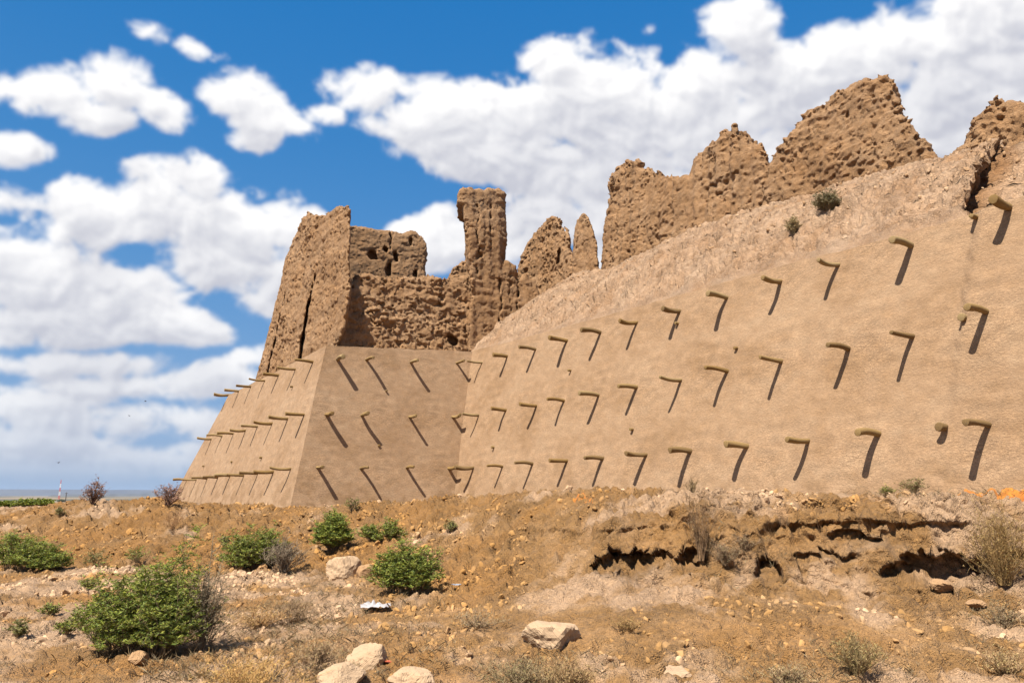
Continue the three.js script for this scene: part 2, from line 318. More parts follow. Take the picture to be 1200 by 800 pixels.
// far ridges on the plain
function ridge(dist, a0, a1, h0, amp, seed, c0) {
  const pos = [], col = [], idx = [], n = 220;
  for (let i = 0; i <= n; i++) {
    const a = mix(a0, a1, i / n) * RAD, e = Math.sin(Math.PI * clamp(i / n)), hh = Math.max(3, (h0 + amp * fbm(i * .03 + seed, seed, 1, 4)) * Math.pow(e, .25));
    [[0, -30], [350, hh * .55], [700, hh], [1300, hh * .8], [2400, -30]].forEach(([dd, h], j) => { const r = dist + dd, v = .85 + .3 * noise(i * .2, j, seed); pos.push(Math.sin(a) * r, E + PLAIN + h, -Math.cos(a) * r); col.push(c0[0] * v, c0[1] * v, c0[2] * v); });
  }
  for (let i = 0; i < n; i++) for (let j = 0; j < 4; j++) { const a = i * 5 + j, b = a + 5; idx.push(a, b, a + 1, b, b + 1, a + 1); }
  structure('hills', geom(pos, idx, col), M.hill);
}
ridge(10500, -60, 40, 78, 26, 1.3, [.085, .09, .10]);
ridge(6500, -31.5, -10, 26, 12, 5.1, [.08, .085, .09]);
ridge(7200, -60, -34, 22, 10, 8.1, [.08, .085, .09]);

// ------------------------------------------------------------------ the restored plinth with its protruding beams
const topW = [[550, 412], [600, 400], [700, 373], [800, 345], [900, 316], [1000, 291], [1100, 263], [1200, 232]].map(([x, y]) => hit(x, y, PW));
const WX = topW.map(p => sOf(p, PW)), WY = topW.map(p => p[1]);
const topOfW = s => table(WX, WY, s);
const BASE = E - 2.2, TOPC = E + 5.92, TOPI = E + 6.45;
const endTop = hit(268, 462, PL), endBot = hit(205, 578, PL);
const plinth = thing('plinth_wall', 'smooth tan mud plaster wall with rows of protruding log beams, below the ruins', 'wall', [-2.2, E - .1, -29]);
const PO = plinth.position;
function wobble(P) {
  const [x, y, z] = P, a = .035, f = .55;
  return [x + a * noise(x * f, y * f, z * f) + .010 * noise(x * 3, y * 4, z * 3), y, z + a * noise(x * f + 31, y * f, z * f) + .010 * noise(x * 3 + 9, y * 4, z * 3)];
}
const plasterA = [.402, .256, .146], plasterB = [.330, .198, .100], plasterC = [.445, .300, .182];
function plasterTone(P, shift) {                 // the plaster went on in lifts, each mixed a little differently
  const [x, y, z] = P, h = y - E;
  const lift = table([-3, .55, .75, 2.6, 2.85, 4.5, 4.75, 8], [.2, .25, -.12, .12, -.22, .10, -.1, -.05], h + .18 * noise(x * .22, 1.5, z * .22) + .03 * noise(x * 2, 7, z * 2));
  const n = 1.15 * fbm(x * .35, y * .8, z * .35, 4) + .7 * fbm(x * 1.7, y * 6, z * 1.7, 3) + .5 * noise(x * 5, y * 5, z * 5) + .45 * Math.max(0, fbm(x * 3.1, y * .35, z * 3.1, 3) - .1) - .5 * sst(.16, .4, noise(x * .5 + 7, y * .7, z * .5)) + lift * .9 + shift;
  const damp = sst(.95, -.3, h + .5 * noise(x * .9, 3, z * .9)) * .6 * sst(-.1, .35, noise(x * 1.6, y * 2.2, z * 1.6) + .4 * noise(x * 6, y * 6, z * 6));
  return [0, 1, 2].map(i => { const v = n > 0 ? mix(plasterA[i], plasterC[i], clamp(n)) : mix(plasterA[i], plasterB[i], clamp(-n)); return mix(v, [.24, .135, .055][i], damp); });
}
function faceGrid(name, p, leftAt, rightAt, topAt, nS, nY, extra, shift) {
  const pos = [], col = [], uv = [], idx = [];
  for (let j = 0; j <= nY; j++) for (let i = 0; i <= nS; i++) {
    const c = i / nS, a0 = leftAt(topAt(c)), b0 = rightAt(topAt(c)), tx = mix(a0[0], b0[0], c), tz = mix(a0[2], b0[2], c), top = topAt(c) + .035 * noise(tx * 1.3, 3, tz * 1.3) + .02 * noise(tx * 4, 5, tz * 4), y = mix(BASE, top, j / nY), A = leftAt(y), B = rightAt(y);
    let P = [mix(A[0], B[0], c), y, mix(A[2], B[2], c)];
    const s = sOf(P, p); if (extra) { const e = extra(s, y); P = [P[0] + p.n[0] * e, y, P[2] + p.n[1] * e]; }
    const Q = wobble(P); pos.push(Q[0] - PO.x, Q[1] - PO.y, Q[2] - PO.z); col.push(...plasterTone(P, shift)); uv.push(s / 2.4, y / 2.4);
  }
  for (let j = 0; j < nY; j++) for (let i = 0; i < nS; i++) { const a = j * (nS + 1) + i, b = a + nS + 1; idx.push(a, a + 1, b, a + 1, b + 1, b); }
  return mesh(name, geom(pos, idx, col, uv), M.plaster, plinth);
}
const sR = WX[WX.length - 1] + 7;
const inner = y => corner(PW, PF, y), outer = y => corner(PL, PF, y);
const endL = y => { const t = (y - endBot[1]) / (endTop[1] - endBot[1]); return on(PL, mix(sOf(endBot, PL), sOf(endTop, PL), t), y); };
const seamT = hit(1146, 262, PW), seamB = hit(1100, 565, PW);
const seam = y => mix(sOf(seamB, PW), sOf(seamT, PW), (y - seamB[1]) / (seamT[1] - seamB[1]));
faceGrid('wall_face', PW, inner, y => on(PW, sR, y), c => topOfW(mix(WX[0], sR, c)), 330, 96, (s, y) => .11 * sst(-.05, .06, s - seam(y) + .05 * noise(s, y * 1.5, 4)) * sst(E + .6, E + 3.2, y), 0).userData.label = 'long sunlit wall face';
faceGrid('wall_face', PF, outer, inner, c => mix(TOPC, TOPI, c), 120, 96, null, 0).userData.label = 'narrow front face between the two corners';
faceGrid('wall_face', PL, endL, outer, c => mix(endTop[1] - .05, TOPC, c), 240, 90, null, 0).userData.label = 'side face running away from the corner';
{ // unseen end and the flat tread on top
  const A = y => { const P = endL(y); return [P[0] - PL.n[0] * 9, y, P[2] - PL.n[1] * 9]; };
  faceGrid('wall_end', PF, A, endL, () => endTop[1] - .05, 60, 40, null, 0);
  const pos = [], col = [], uv = [], idx = []; const strip = [];
  const N = 40, add = (P, inw, up) => { strip.push([P, [P[0] + inw[0], P[1] + up, P[2] + inw[1]]]); };
  const eT = endTop[1] - .05, iL = [-PL.n[0] * 4, -PL.n[1] * 4], iF = [-PF.n[0] * 4, -PF.n[1] * 4], iW = [-PW.n[0] * 2, -PW.n[1] * 2];
  for (let i = 0; i <= N; i++) { const t = i / N, a = endL(eT), b = outer(TOPC), P = [mix(a[0], b[0], t), mix(eT, TOPC, t), mix(a[2], b[2], t)]; add(wobble(P), t < .95 ? iL : [iL[0] + iF[0], iL[1] + iF[1]], .3); }
  for (let i = 0; i <= N; i++) { const t = i / N, a = outer(TOPC), b = inner(TOPI), P = [mix(a[0], b[0], t), mix(TOPC, TOPI, t), mix(a[2], b[2], t)]; add(wobble(P), t > .05 ? iF : [iL[0] + iF[0], iL[1] + iF[1]], .3); }
  strip.forEach(([a, b]) => { for (const P of [a, b]) { pos.push(P[0] - PO.x, P[1] - PO.y, P[2] - PO.z); col.push(...plasterTone(P, 0)); uv.push(P[0] / 2.4, P[2] / 2.4); } });
  for (let i = 0; i < strip.length - 1; i++) { const a = i * 2; idx.push(a, a + 2, a + 1, a + 2, a + 3, a + 1); }
  mesh('wall_top', geom(pos, idx, col, uv), M.plaster, plinth);
}
const rb = rng(91);
function beam(P, dir, len, rad, name = 'beam') { // a debarked pole, a little crooked, thicker at one end
  const nL = 6, nR = 9, pos = [], uv = [], idx = [];
  const side = [-dir[1], dir[0]], bs = (rb() - .5) * .15, bu = (rb() - .5) * .13, ph = rb() * 6, tw = (rb() - .5) * .10, pit = (rb() - .5) * .07 + .02, flare = .75 + rb() * .65;
  const lobes = [rb() * .12, rb() * .12];
  const rings = [[-.35, 1], [0, 1]]; for (let i = 1; i <= nL; i++) rings.push([i / nL * len, mix(1, flare, i / nL)]);
  rings.push([len + rad * .12, flare * .86]);
  const ctr = rings.map(([t, r]) => { const q = t / len, w = Math.sin(q * 3.1) * len; return [P[0] + dir[0] * t + side[0] * (tw * t + bs * w), P[1] + pit * t + bu * w, P[2] + dir[1] * t + side[1] * (tw * t + bs * w), r * rad]; });
  ctr.forEach((c, i) => { for (let j = 0; j <= nR; j++) { const a = j / nR * 2 * Math.PI, r = c[3] * (1 + lobes[0] * Math.sin(a * 2 + ph) + lobes[1] * Math.sin(a * 3 + i * .9)); pos.push(c[0] + side[0] * Math.cos(a) * r - PO.x, c[1] + Math.sin(a) * r - PO.y, c[2] + side[1] * Math.cos(a) * r - PO.z); uv.push(i * .12 + ph, j / nR); } });
  const w = nR + 1, n = ctr.length;
  for (let i = 0; i < n - 1; i++) for (let j = 0; j < nR; j++) { const a = i * w + j, b = a + w; idx.push(a, a + 1, b, a + 1, b + 1, b); }
  const e = ctr[n - 1], c0 = pos.length / 3; pos.push(e[0] + dir[0] * .004 - PO.x, e[1] - PO.y, e[2] + dir[1] * .004 - PO.z); uv.push(.5, .5);
  for (let j = 0; j < nR; j++) idx.push((n - 1) * w + j, (n - 1) * w + j + 1, c0);
  mesh(name, geom(pos, idx, null, uv), woods[Math.floor(rb() * woods.length)], plinth);
}
const zW = [ // where each beam leaves the wall
  [565.3, 424.9], [594.4, 417.6], [627.5, 409.5], [664.7, 399.4], [703.8, 390], [746.9, 378.1], [796.9, 365], [852, 349], [914.7, 330.2], [983, 310.2], [1068.5, 287.9], [1185.3, 243.7],
  [560.8, 486.6], [593, 480.6], [628.8, 475.5], [661.3, 469.7], [701.3, 463.1], [746.6, 454], [797.8, 445.6], [852.8, 435], [916.4, 423.4], [994, 408.5], [1070, 394.3], [1160, 367.2],
  [554.2, 548], [588.9, 546.7], [624.3, 543.6], [664, 540], [706.9, 537.5], [756.9, 532.8], [810.6, 528.8], [875.6, 522.8], [947.9, 516.8], [1029.6, 508.2], [1159.2, 497.8]];
for (const [x, y] of zW) beam(hit(x, y, PW), PW.n, .66 + rb() * .13, .054 + rb() * .024);
{ const s0 = sOf(hit(1185, 243, PW), PW); for (const [ds, h] of [[1.7, 5.3], [1.9, 3.3], [1.8, 1.2]]) beam(on(PW, s0 + ds, E + h), PW.n, .72, .068); }
for (const [x, y, l] of [[1146, 255.5, .2], [1133.5, 373, .16], [1108, 500.5, .17]]) beam(hit(x, y, PW), PW.n, l + .04, .062, 'beam_stub');
const z3 = [[710, 130], [630, 162], [558, 190], [494, 213], [433, 240], [379, 260], [328, 278], [672, 365], [598, 383], [527, 405], [465, 418], [410, 435], [355, 450], [305, 460], [258, 473], [611, 606], [533, 620], [465, 628], [400, 635], [343, 637], [286, 645], [240, 650], [190, 655], [147, 655]];
for (const [x, y] of z3) beam(hit(180 + x / 3.808, 390 + y / 3.808, PL), PL.n, .72 + rb() * .08, .054 + rb() * .022);
const z4 = [[135, 120], [262, 122], [462, 132], [667, 135], [85, 365], [243, 368], [455, 375], [648, 375], [45, 600], [240, 605], [445, 603], [632, 605]];
for (const [x, y] of z4) beam(hit(360 + x / 3.81, 390 + y / 3.81, PF), PF.n, .62 + rb() * .06, .054 + rb() * .022);
for (const [x, y, p] of [[669, 434, PW], [742, 503, PW], [864, 408, PW], [579, 524, PW], [795, 379, PW], [452, 458, PF], [443.5, 522, PF], [239, 546, PL], [272, 541, PL], [307, 536, PL], [343, 453, PL]]) beam(hit(x, y, p), p.n, .07 + rb() * .05, .035 + rb() * .012, 'beam_stub');

// ------------------------------------------------------------------ eroded mud-brick ruins
function surfaceNet(nx, ny, nz, F, at) {         // smooth skin of a sampled field, negative inside
  const sx = 1, sy = nx, sz = nx * ny, id = new Int32Array(nx * ny * nz).fill(-1), pos = [], idx = [];
  const CX = [0, 1, 0, 1, 0, 1, 0, 1], CY = [0, 0, 1, 1, 0, 0, 1, 1], CZ = [0, 0, 0, 0, 1, 1, 1, 1], ED = [[0, 1], [0, 2], [0, 4], [1, 3], [1, 5], [2, 3], [2, 6], [3, 7], [4, 5], [4, 6], [5, 7], [6, 7]], v = new Float64Array(8);
  for (let z = 0; z < nz - 1; z++) for (let y = 0; y < ny - 1; y++) for (let x = 0; x < nx - 1; x++) {
    const c = x + y * sy + z * sz; let m = 0;
    for (let q = 0; q < 8; q++) { v[q] = F[c + CX[q] + CY[q] * sy + CZ[q] * sz]; if (v[q] < 0) m |= 1 << q; }
    if (m === 0 || m === 255) continue;
    let X = 0, Y = 0, Z = 0, n = 0;
    for (const [a, b] of ED) if ((v[a] < 0) !== (v[b] < 0)) { const t = v[a] / (v[a] - v[b]); X += CX[a] + t * (CX[b] - CX[a]); Y += CY[a] + t * (CY[b] - CY[a]); Z += CZ[a] + t * (CZ[b] - CZ[a]); n++; }
    id[c] = pos.length / 3; pos.push(...at(x + X / n, y + Y / n, z + Z / n));
  }
  for (let z = 1; z < nz - 1; z++) for (let y = 1; y < ny - 1; y++) for (let x = 1; x < nx - 1; x++) {
    const c = x + y * sy + z * sz, in0 = F[c] < 0;
    for (const [st, a, b] of [[sx, sy, sz], [sy, sz, sx], [sz, sx, sy]]) {
      if (in0 === (F[c + st] < 0)) continue;
      const i0 = id[c - a - b], i1 = id[c - b], i2 = id[c], i3 = id[c - a]; if (i0 < 0 || i1 < 0 || i2 < 0 || i3 < 0) continue;
      if (in0) idx.push(i0, i1, i2, i0, i2, i3); else idx.push(i0, i2, i1, i0, i3, i2);
    }
  }
  return { pos: new Float32Array(pos), idx: new Uint32Array(idx) };
}
function polySdf(P, x, y) {
  let d = 1e9, s = 1;
  for (let i = 0, j = P.length - 1; i < P.length; j = i++) {
    const ex = P[j][0] - P[i][0], ey = P[j][1] - P[i][1], wx = x - P[i][0], wy = y - P[i][1], t = clamp((wx * ex + wy * ey) / (ex * ex + ey * ey)), bx = wx - ex * t, by = wy - ey * t;
    d = Math.min(d, bx * bx + by * by);
    const c1 = y >= P[i][1], c2 = y < P[j][1], c3 = ex * wy > ey * wx; if ((c1 && c2 && c3) || (!c1 && !c2 && !c3)) s = -s;
  }
  return s * Math.sqrt(d);
}
const ruinA = [.405, .237, .115], ruinB = [.32, .165, .062], ruinC = [.48, .312, .180];
// outline in the plane of the wall's weathered face, wall of some thickness behind it
function ruin(name, parent, o) {
  const { p, outline, thick, cell = .063, lump = 1, flute = 0, smooth = 0, carve = [], seed = 0, lean = .10, round = .35, tone = 0 } = o;
  const pts = outline.map(([x, y]) => { const P = hit(x, y, p); return [sOf(P, p), P[1]]; });
  const mid = hit(outline.reduce((a, q) => a + q[0], 0) / outline.length, outline.reduce((a, q) => a + q[1], 0) / outline.length, p), ml = Math.hypot(mid[0], mid[2]);
  const ev = [mid[0] / ml, mid[2] / ml], en = -(ev[0] * p.n[0] + ev[1] * p.n[1]), ea = ev[0] * p.a[0] + ev[1] * p.a[1], sh = ea / Math.max(en, .35);
  const xs = pts.map(q => q[0]), ys = pts.map(q => q[1]), y0 = Math.min(...ys) - .3, y1 = Math.max(...ys) + .6;
  let s0 = Math.min(...xs) - .6, s1 = Math.max(...xs) + .6; if (sh > 0) s1 += sh * thick; else s0 += sh * thick;
  const t0 = -thick - .5, t1 = .75;                // t: distance in front of the face
  const nx = Math.ceil((s1 - s0) / cell) + 2, ny = Math.ceil((y1 - y0) / cell) + 2, nz = Math.ceil((t1 - t0) / cell) + 2, F = new Float32Array(nx * ny * nz);
  const cs = carve.map(c => { const A = hit(c.a[0], c.a[1], p), B = hit(c.b[0], c.b[1], p); return { s0: sOf(A, p), y0: A[1], s1: sOf(B, p), y1: B[1], r: c.r, d: c.d }; });
  const g = .06, gx = Math.ceil((s1 - s0 + 2 * Math.abs(sh) * (thick + 1)) / g) + 4, gy = Math.ceil((y1 - y0) / g) + 4, gs = s0 - Math.abs(sh) * (thick + 1) - g, G = new Float32Array(gx * gy);
  for (let j = 0; j < gy; j++) for (let i = 0; i < gx; i++) G[j * gx + i] = polySdf(pts, gs + i * g, y0 + j * g);
  const sil = (s, y) => { const a = clamp((s - gs) / g, 0, gx - 1.01), b = clamp((y - y0) / g, 0, gy - 1.01), i = Math.floor(a), j = Math.floor(b), u = a - i, v = b - j, k = j * gx + i; return mix(mix(G[k], G[k + 1], u), mix(G[k + gx], G[k + gx + 1], u), v); };
  const world = (s, y, t) => { const q = p.d - p.k * (y - E) + t; return [p.n[0] * q + p.a[0] * s, y, p.n[1] * q + p.a[1] * s]; };
  for (let k = 0; k < nz; k++) for (let i = 0; i < nx; i++) {
    const t = t0 + k * cell, s = s0 + i * cell, sl = s + t * sh;   // slide along the sight line to the face
    for (let j = 0; j < ny; j++) {
      const y = y0 + j * cell, c = i + j * nx + k * nx * ny;
      if (i === 0 || k === 0 || j === 0 || i === nx - 1 || j === ny - 1 || k === nz - 1) { F[c] = 1; continue; }
      const back2 = -(t + thick - lean * (y - y0)); // thinner towards the top
      const slab = Math.max(t, back2);
      if (slab > .8) { F[c] = slab; continue; }
      let d = sil(sl, y) * .85;
      d = smax(d, slab, round);
      if (d > -.7 && d < .5) {
        const [x, , z] = world(s, y, t);
        d += .26 * fbm(x * .55 + seed, y * .55, z * .55, 3);
        if (flute) d += flute * (Math.abs(noise(s * 1.25 + seed, y * .14, t * .8)) - .25) + flute * .5 * noise(s * 3.1, y * .25, t);
        if (Math.abs(d) < .3 * lump + .08) {
          const lm = lump * clamp(.85 + .75 * noise(x * .45 + seed, y * .6, z * .45) + .35 * noise(x * 1.3, y * 1.3, z * 1.3), .3, 1.5), wx = x + .12 * noise(x * 2.5, y * 2.5, z * 2.5), wy = y + .12 * noise(x * 2.5 + 8, y * 2.5, z * 2.5), far = t < .9 * t0;
          d += lm * (.10 * (worley(wx * 1.5, wy * 2.2, z * 1.5) - .55) + .13 * (worley(wx * 3.4 + 7, wy * 5.2, z * 3.4) - .55) + (far ? 0 : .14 * (worley(wx * 6.8 + 3, wy * 9.0, z * 6.8) - .5))) * (1 - smooth * .45) + .06 * noise(x * 9, y * 9, z * 9);
          d += .5 * Math.max(0, fbm(x * 1.9 + 9, y * 2.2, z * 1.9, 3) - .17) * lump;   // pits
          d += .022 * Math.sin(y * 14 + 4 * noise(x * .5, y * .5, z * .5)) * sst(0, .35, noise(x * .8 + 4, y * .8, z * .8));
          if (!far) d += lm * .20 * sst(.34, .10, worley(wx * 4.3 + 31, wy * 5.2, z * 4.3)) * sst(-.35, .15, noise(x * .9 + 70, y * .9, z * .9));   // small holes where lumps fell out
          if (smooth) d += smooth * .05 * (Math.abs(((y * .8 + .35 * noise(s * .7, y * .7, t)) % 1) - .5) < .04 ? 1 : 0) * sst(-.1, .3, noise(s * 1.5, y * 1.5, 9));
        }
        for (const q of cs) { const ex = q.s1 - q.s0, ey = q.y1 - q.y0, w = clamp(((sl - q.s0) * ex + (y - q.y0) * ey) / (ex * ex + ey * ey + 1e-9)), dd = Math.hypot(sl - q.s0 - ex * w + .22 * noise(y * .9, q.s0, 1) + .10 * noise(y * 2.7, q.s0, 5), y - q.y0 - ey * w) + .10 * noise(s * 3, y * 3, t * 3) + .05 * noise(s * 8, y * 8, t * 8) - q.r * .5 * noise(y * 1.6, q.s0, 7), cd = Math.max(dd - q.r, -(t + q.d)); if (-cd > d) d = -cd; }
      }
      F[c] = d;
    }
  }
  { // drop crumbs that hang free of the mass
    const id = new Int32Array(F.length), q = new Int32Array(F.length); let best = 0, bestN = 0, lab = 0; const st = [1, -1, nx, -nx, nx * ny, -nx * ny];
    for (let c = 0; c < F.length; c++) if (F[c] < 0 && !id[c]) { lab++; let a = 0, b = 0; q[b++] = c; id[c] = lab; while (a < b) { const e = q[a++]; for (const o of st) { const f = e + o; if (F[f] < 0 && !id[f]) { id[f] = lab; q[b++] = f; } } } if (b > bestN) { bestN = b; best = lab; } }
    for (let c = 0; c < F.length; c++) if (F[c] < 0 && id[c] !== best) F[c] = .02;
  }
  const O = parent.position;
  const { pos, idx } = surfaceNet(nx, ny, nz, F, (i, j, k) => { const P = world(s0 + i * cell, y0 + j * cell, t0 + k * cell); return [P[0] - O.x, P[1] - O.y, P[2] - O.z]; });
  // orient faces outwards
  const g0 = geom(pos, idx); const N = g0.attributes.normal.array;
  const nV = pos.length / 3, col = new Float32Array(nV * 3), uv = new Float32Array(nV * 2);
  for (let i = 0; i < nV; i++) {
    const x = pos[i * 3] + O.x, y = pos[i * 3 + 1] + O.y, z = pos[i * 3 + 2] + O.z;
    const n = .9 * fbm(x * .5, y * .5, z * .5, 3) + .8 * fbm(x * 2.3, y * 2.3, z * 2.3, 3) + .35 * noise(x * 9, y * 9, z * 9) + tone;
    for (let q = 0; q < 3; q++) col[i * 3 + q] = n > 0 ? mix(ruinA[q], ruinC[q], clamp(n)) : mix(ruinA[q], ruinB[q], clamp(-n));
    const ax = Math.abs(N[i * 3]), ay = Math.abs(N[i * 3 + 1]), az = Math.abs(N[i * 3 + 2]);
    const hs = x * p.a[0] + z * p.a[1];
    uv[i * 2] = hs / 1.6; uv[i * 2 + 1] = (y * .9 - .5 * (x * p.n[0] + z * p.n[1])) / 1.6;
  }
  return mesh(name, geom(pos, idx, col, uv), M.ruin, parent);
}
// corner tower
const towerL = back(PL, .55, .10, E + 6), towerF = back(PF, .55, .14, E + 6), towerB = back(PF, 9, .04, E + 8), ramp = back(PW, 4.0, .10, E + 9);
const tower = thing('corner_tower_ruin', 'crumbling brown corner tower with a tall leaning side wall and a flat-topped pillar', 'ruin', outer(E + 6).map((v, i) => v));
ruin('side_wall', tower, { p: towerL, thick: 1.8, lean: .12, seed: 3, lump: .7, outline: [[296, 462], [304, 425], [310, 398], [318, 370], [327, 335], [334, 303], [343, 277], [353, 256], [362, 246], [369, 251], [378, 250], [384, 243], [397, 235], [408, 233], [412, 240], [412, 262], [410, 300], [411, 330], [408, 365], [400, 395], [388, 425], [350, 470]],
  carve: [{ a: [369, 322], b: [361, 360], r: .10, d: .6 }, { a: [362, 355], b: [351, 418], r: .26, d: .5 }, { a: [336, 340], b: [324, 390], r: .10, d: .3 }, { a: [322, 395], b: [314, 436], r: .14, d: .35 }] });
ruin('front_wall', tower, { p: towerF, thick: 2.6, lean: .15, seed: 12, lump: 1.35, outline: [[380, 445], [386, 412], [392, 385], [399, 355], [405, 332], [416, 316], [432, 318], [448, 325], [470, 322], [500, 321], [522, 325], [540, 322], [552, 318], [570, 330], [570, 450]],
  carve: [{ a: [528, 396], b: [530, 398], r: .26, d: .6 }] });
ruin('pillar', tower, { p: back(PF, .35, .03, E + 6), thick: 2.2, lean: .02, seed: 22, lump: .28, flute: .13, smooth: 1, round: .22, outline: [[534, 226], [538, 219], [552, 217], [566, 219], [584, 218], [592, 225], [594, 250], [593, 275], [590, 300], [598, 303], [605, 311], [607, 322], [616, 320], [628, 327], [633, 342], [633, 430], [600, 440], [550, 440], [548, 380], [551, 340], [548, 305], [545, 270], [542, 240], [534, 235]],
  carve: [{ a: [608, 326], b: [609, 400], r: .05, d: .9 }, { a: [560, 240], b: [559, 330], r: .035, d: .25 }, { a: [575, 235], b: [574, 300], r: .03, d: .2 }, { a: [586, 325], b: [585, 400], r: .04, d: .25 }, { a: [598, 330], b: [597, 390], r: .04, d: .2 }, { a: [562, 297], b: [563, 298], r: .09, d: .3 }] });
const backWall = thing('ruined_wall', 'low ruined mud wall pierced by small dark holes, behind the corner tower', 'ruin', hit(455, 330, towerB), 'ruined walls');
ruin('wall_body', backWall, { p: towerB, thick: 1.8, lean: .03, seed: 33, lump: .30, smooth: .8, round: .25, outline: [[395, 350], [400, 262], [420, 264], [445, 266], [460, 268], [470, 271], [486, 271], [496, 280], [500, 295], [500, 350]],
  carve: [{ a: [435, 296], b: [437, 297], r: .32, d: 1.2 }, { a: [450, 291], b: [450.3, 293], r: .15, d: .8 }, { a: [463, 297], b: [462.6, 303], r: .15, d: .8 }, { a: [455.5, 309], b: [455.5, 320], r: .17, d: .9 }, { a: [458.5, 268], b: [458.3, 292], r: .06, d: .3 }, { a: [482, 280], b: [482, 286], r: .09, d: .4 }, { a: [485, 318], b: [486, 321], r: .16, d: .6 }] });
const knoll = thing('ruined_wall', 'small worn stump of earth wall between the low back wall and the pillar', 'ruin', hit(530, 330, back(PF, 5, .05)), 'ruined walls');
ruin('wall_body', knoll, { p: back(PF, 5, .2, E + 8), thick: 1.8, lean: .1, seed: 41, outline: [[512, 345], [522, 325], [532, 312], [545, 305], [565, 300], [575, 345]] });
// ramparts above the rubble slope
const r1 = thing('rampart_ruin', 'round rampart stump with a slim pinnacle beside it, next to the pillar', 'ruin', hit(655, 330, ramp), 'rampart ruins above the rubble slope');
ruin('rampart_body', r1, { p: ramp, thick: 2.6, lean: .12, seed: 51, lump: 1, outline: [[600, 400], [606, 320], [610, 297], [617, 283], [629, 267], [640, 255], [648, 249], [656, 252], [662, 260], [668, 264], [670, 290], [676, 330], [700, 345], [660, 410]], carve: [{ a: [658, 292], b: [655, 308], r: .18, d: .25 }] });
ruin('pinnacle', r1, { p: back(ramp, -.1, .06, E + 11), thick: 1.3, lean: .05, seed: 53, lump: .55, smooth: .5, round: .25, outline: [[669, 345], [671, 300], [673, 275], [677, 256], [684, 247], [690, 251], [697, 265], [701, 285], [700, 305], [703, 340]] });
const r2 = thing('rampart_ruin', 'fluted double-peaked rampart ruin with vertical furrows', 'ruin', hit(800, 290, ramp), 'rampart ruins above the rubble slope');
ruin('rampart_body', r2, { p: ramp, thick: 2.2, lean: .10, seed: 61, lump: .85, flute: .26, outline: [[700, 350], [705, 315], [708, 285], [710, 240], [714, 212], [721, 199], [735, 190], [752, 186], [765, 192], [774, 203], [785, 207], [808, 204], [814, 182], [829, 165], [848, 152], [862, 149], [880, 158], [893, 168], [903, 183], [912, 250], [880, 290], [800, 330], [740, 350]] });
const r3 = thing('rampart_ruin', 'tallest rampart ruin, a broad hump with a blunt summit', 'ruin', hit(1000, 220, ramp), 'rampart ruins above the rubble slope');
ruin('rampart_body', r3, { p: ramp, thick: 2.5, flute: .10, lean: .13, seed: 71, lump: .9, cell: .056, outline: [[880, 300], [892, 225], [897, 200], [906, 182], [920, 161], [936, 140], [956, 118], [980, 101], [1010, 91], [1040, 86], [1052, 93], [1056, 118], [1064, 145], [1084, 160], [1104, 180], [1120, 200], [1125, 235], [1000, 270]] });
const r4 = thing('rampart_ruin', 'domed rubbly rampart ruin beyond the broken crust edge', 'ruin', hit(1170, 210, ramp), 'rampart ruins above the rubble slope');
ruin('rampart_body', r4, { p: back(ramp, -.3, .1, E + 9), thick: 2.5, lean: .13, seed: 83, lump: 1.2, cell: .056, outline: [[1100, 230], [1112, 192], [1120, 174], [1132, 160], [1136, 140], [1150, 122], [1170, 112], [1192, 110], [1215, 116], [1245, 140], [1300, 120], [1340, 180], [1345, 300], [1200, 280]] });

// ------------------------------------------------------------------ rubble slope between the plinth and the ramparts
const crestPx = [[600, 372], [640, 365], [680, 338], [705, 322], [760, 314], [800, 292], [860, 265], [905, 252], [1000, 227], [1100, 199], [1150, 188], [1200, 176]].map(([x, y]) => hit(x, y, ramp));
const CXs = crestPx.map(p => sOf(p, ramp)), CYs = crestPx.map(p => p[1]);
const brkA = hit(1132, 238, PW), brkB = hit(1178, 190, back(PW, 2.6, .1, E + 8));
const brkS = t => mix(sOf(brkA, PW), sOf(brkB, PW), t / 2.6);
function rubbleY(s, t, whole = false) {                         // s along the wall, t metres in from its top edge
  const a = topOfW(s), b = table(CXs, CYs, s + .15 * t), q = clamp(t / 3.7);
  const f = Math.pow(q, .92) + .10 * Math.sin(q * Math.PI);
  let y = mix(a - .03, b, f); if (t > 3.7) y = b + (t - 3.7) * .12;
  const w = sst(.0, .5, t);
  const P = [PW.n[0] * (PW.d - t) + PW.a[0] * s, PW.n[1] * (PW.d - t) + PW.a[1] * s];
  const ws = s + .25 * noise(s * 1.5, t * 1.5, 1);
  y += w * (.20 * fbm(P[0] * .8, P[1] * .8, 5, 3) + .10 * (.6 - worley2(ws * 1.4, t * 2.4)) + .08 * (.6 - worley2(ws * 3.6, t * 5)) + .06 * (.6 - worley2(ws * 8, t * 9)) + .04 * noise(s * 11, t * 11, 3) - Math.min(.30, 2.6 * Math.max(0, fbm(s * 1.9 + t, t * 3.8, 22, 3) - .15)) - Math.min(.14, 1.6 * Math.max(0, noise(s * 4.2 - t, t * 6.5, 31) - .28)) - .10 * sst(.5, .78, worley2(ws * 2.6 + 5, t * 4.4)) * sst(-.2, .3, noise(s * .7, t, 44)) - .05 * sst(.5, .78, worley2(ws * 5.5, t * 8)));
  const lay = fbm(s * .8, t * 1.8, 14, 3); y += w * .10 * (Math.abs(lay) < .045 ? -1 : 0);
  // beyond the broken crust the slope lies lower
  if (!whole) { const cut = sst(-.10, .10, s - brkS(t) + .12 * noise(t * 3, s * 2, 6)); y -= cut * (.15 + .75 * sst(.1, .7, t)) * (1 - .6 * sst(2.5, 3.6, t)); }
  return Math.max(y, topOfW(s) - .02 - .3 * (1 - w));
}
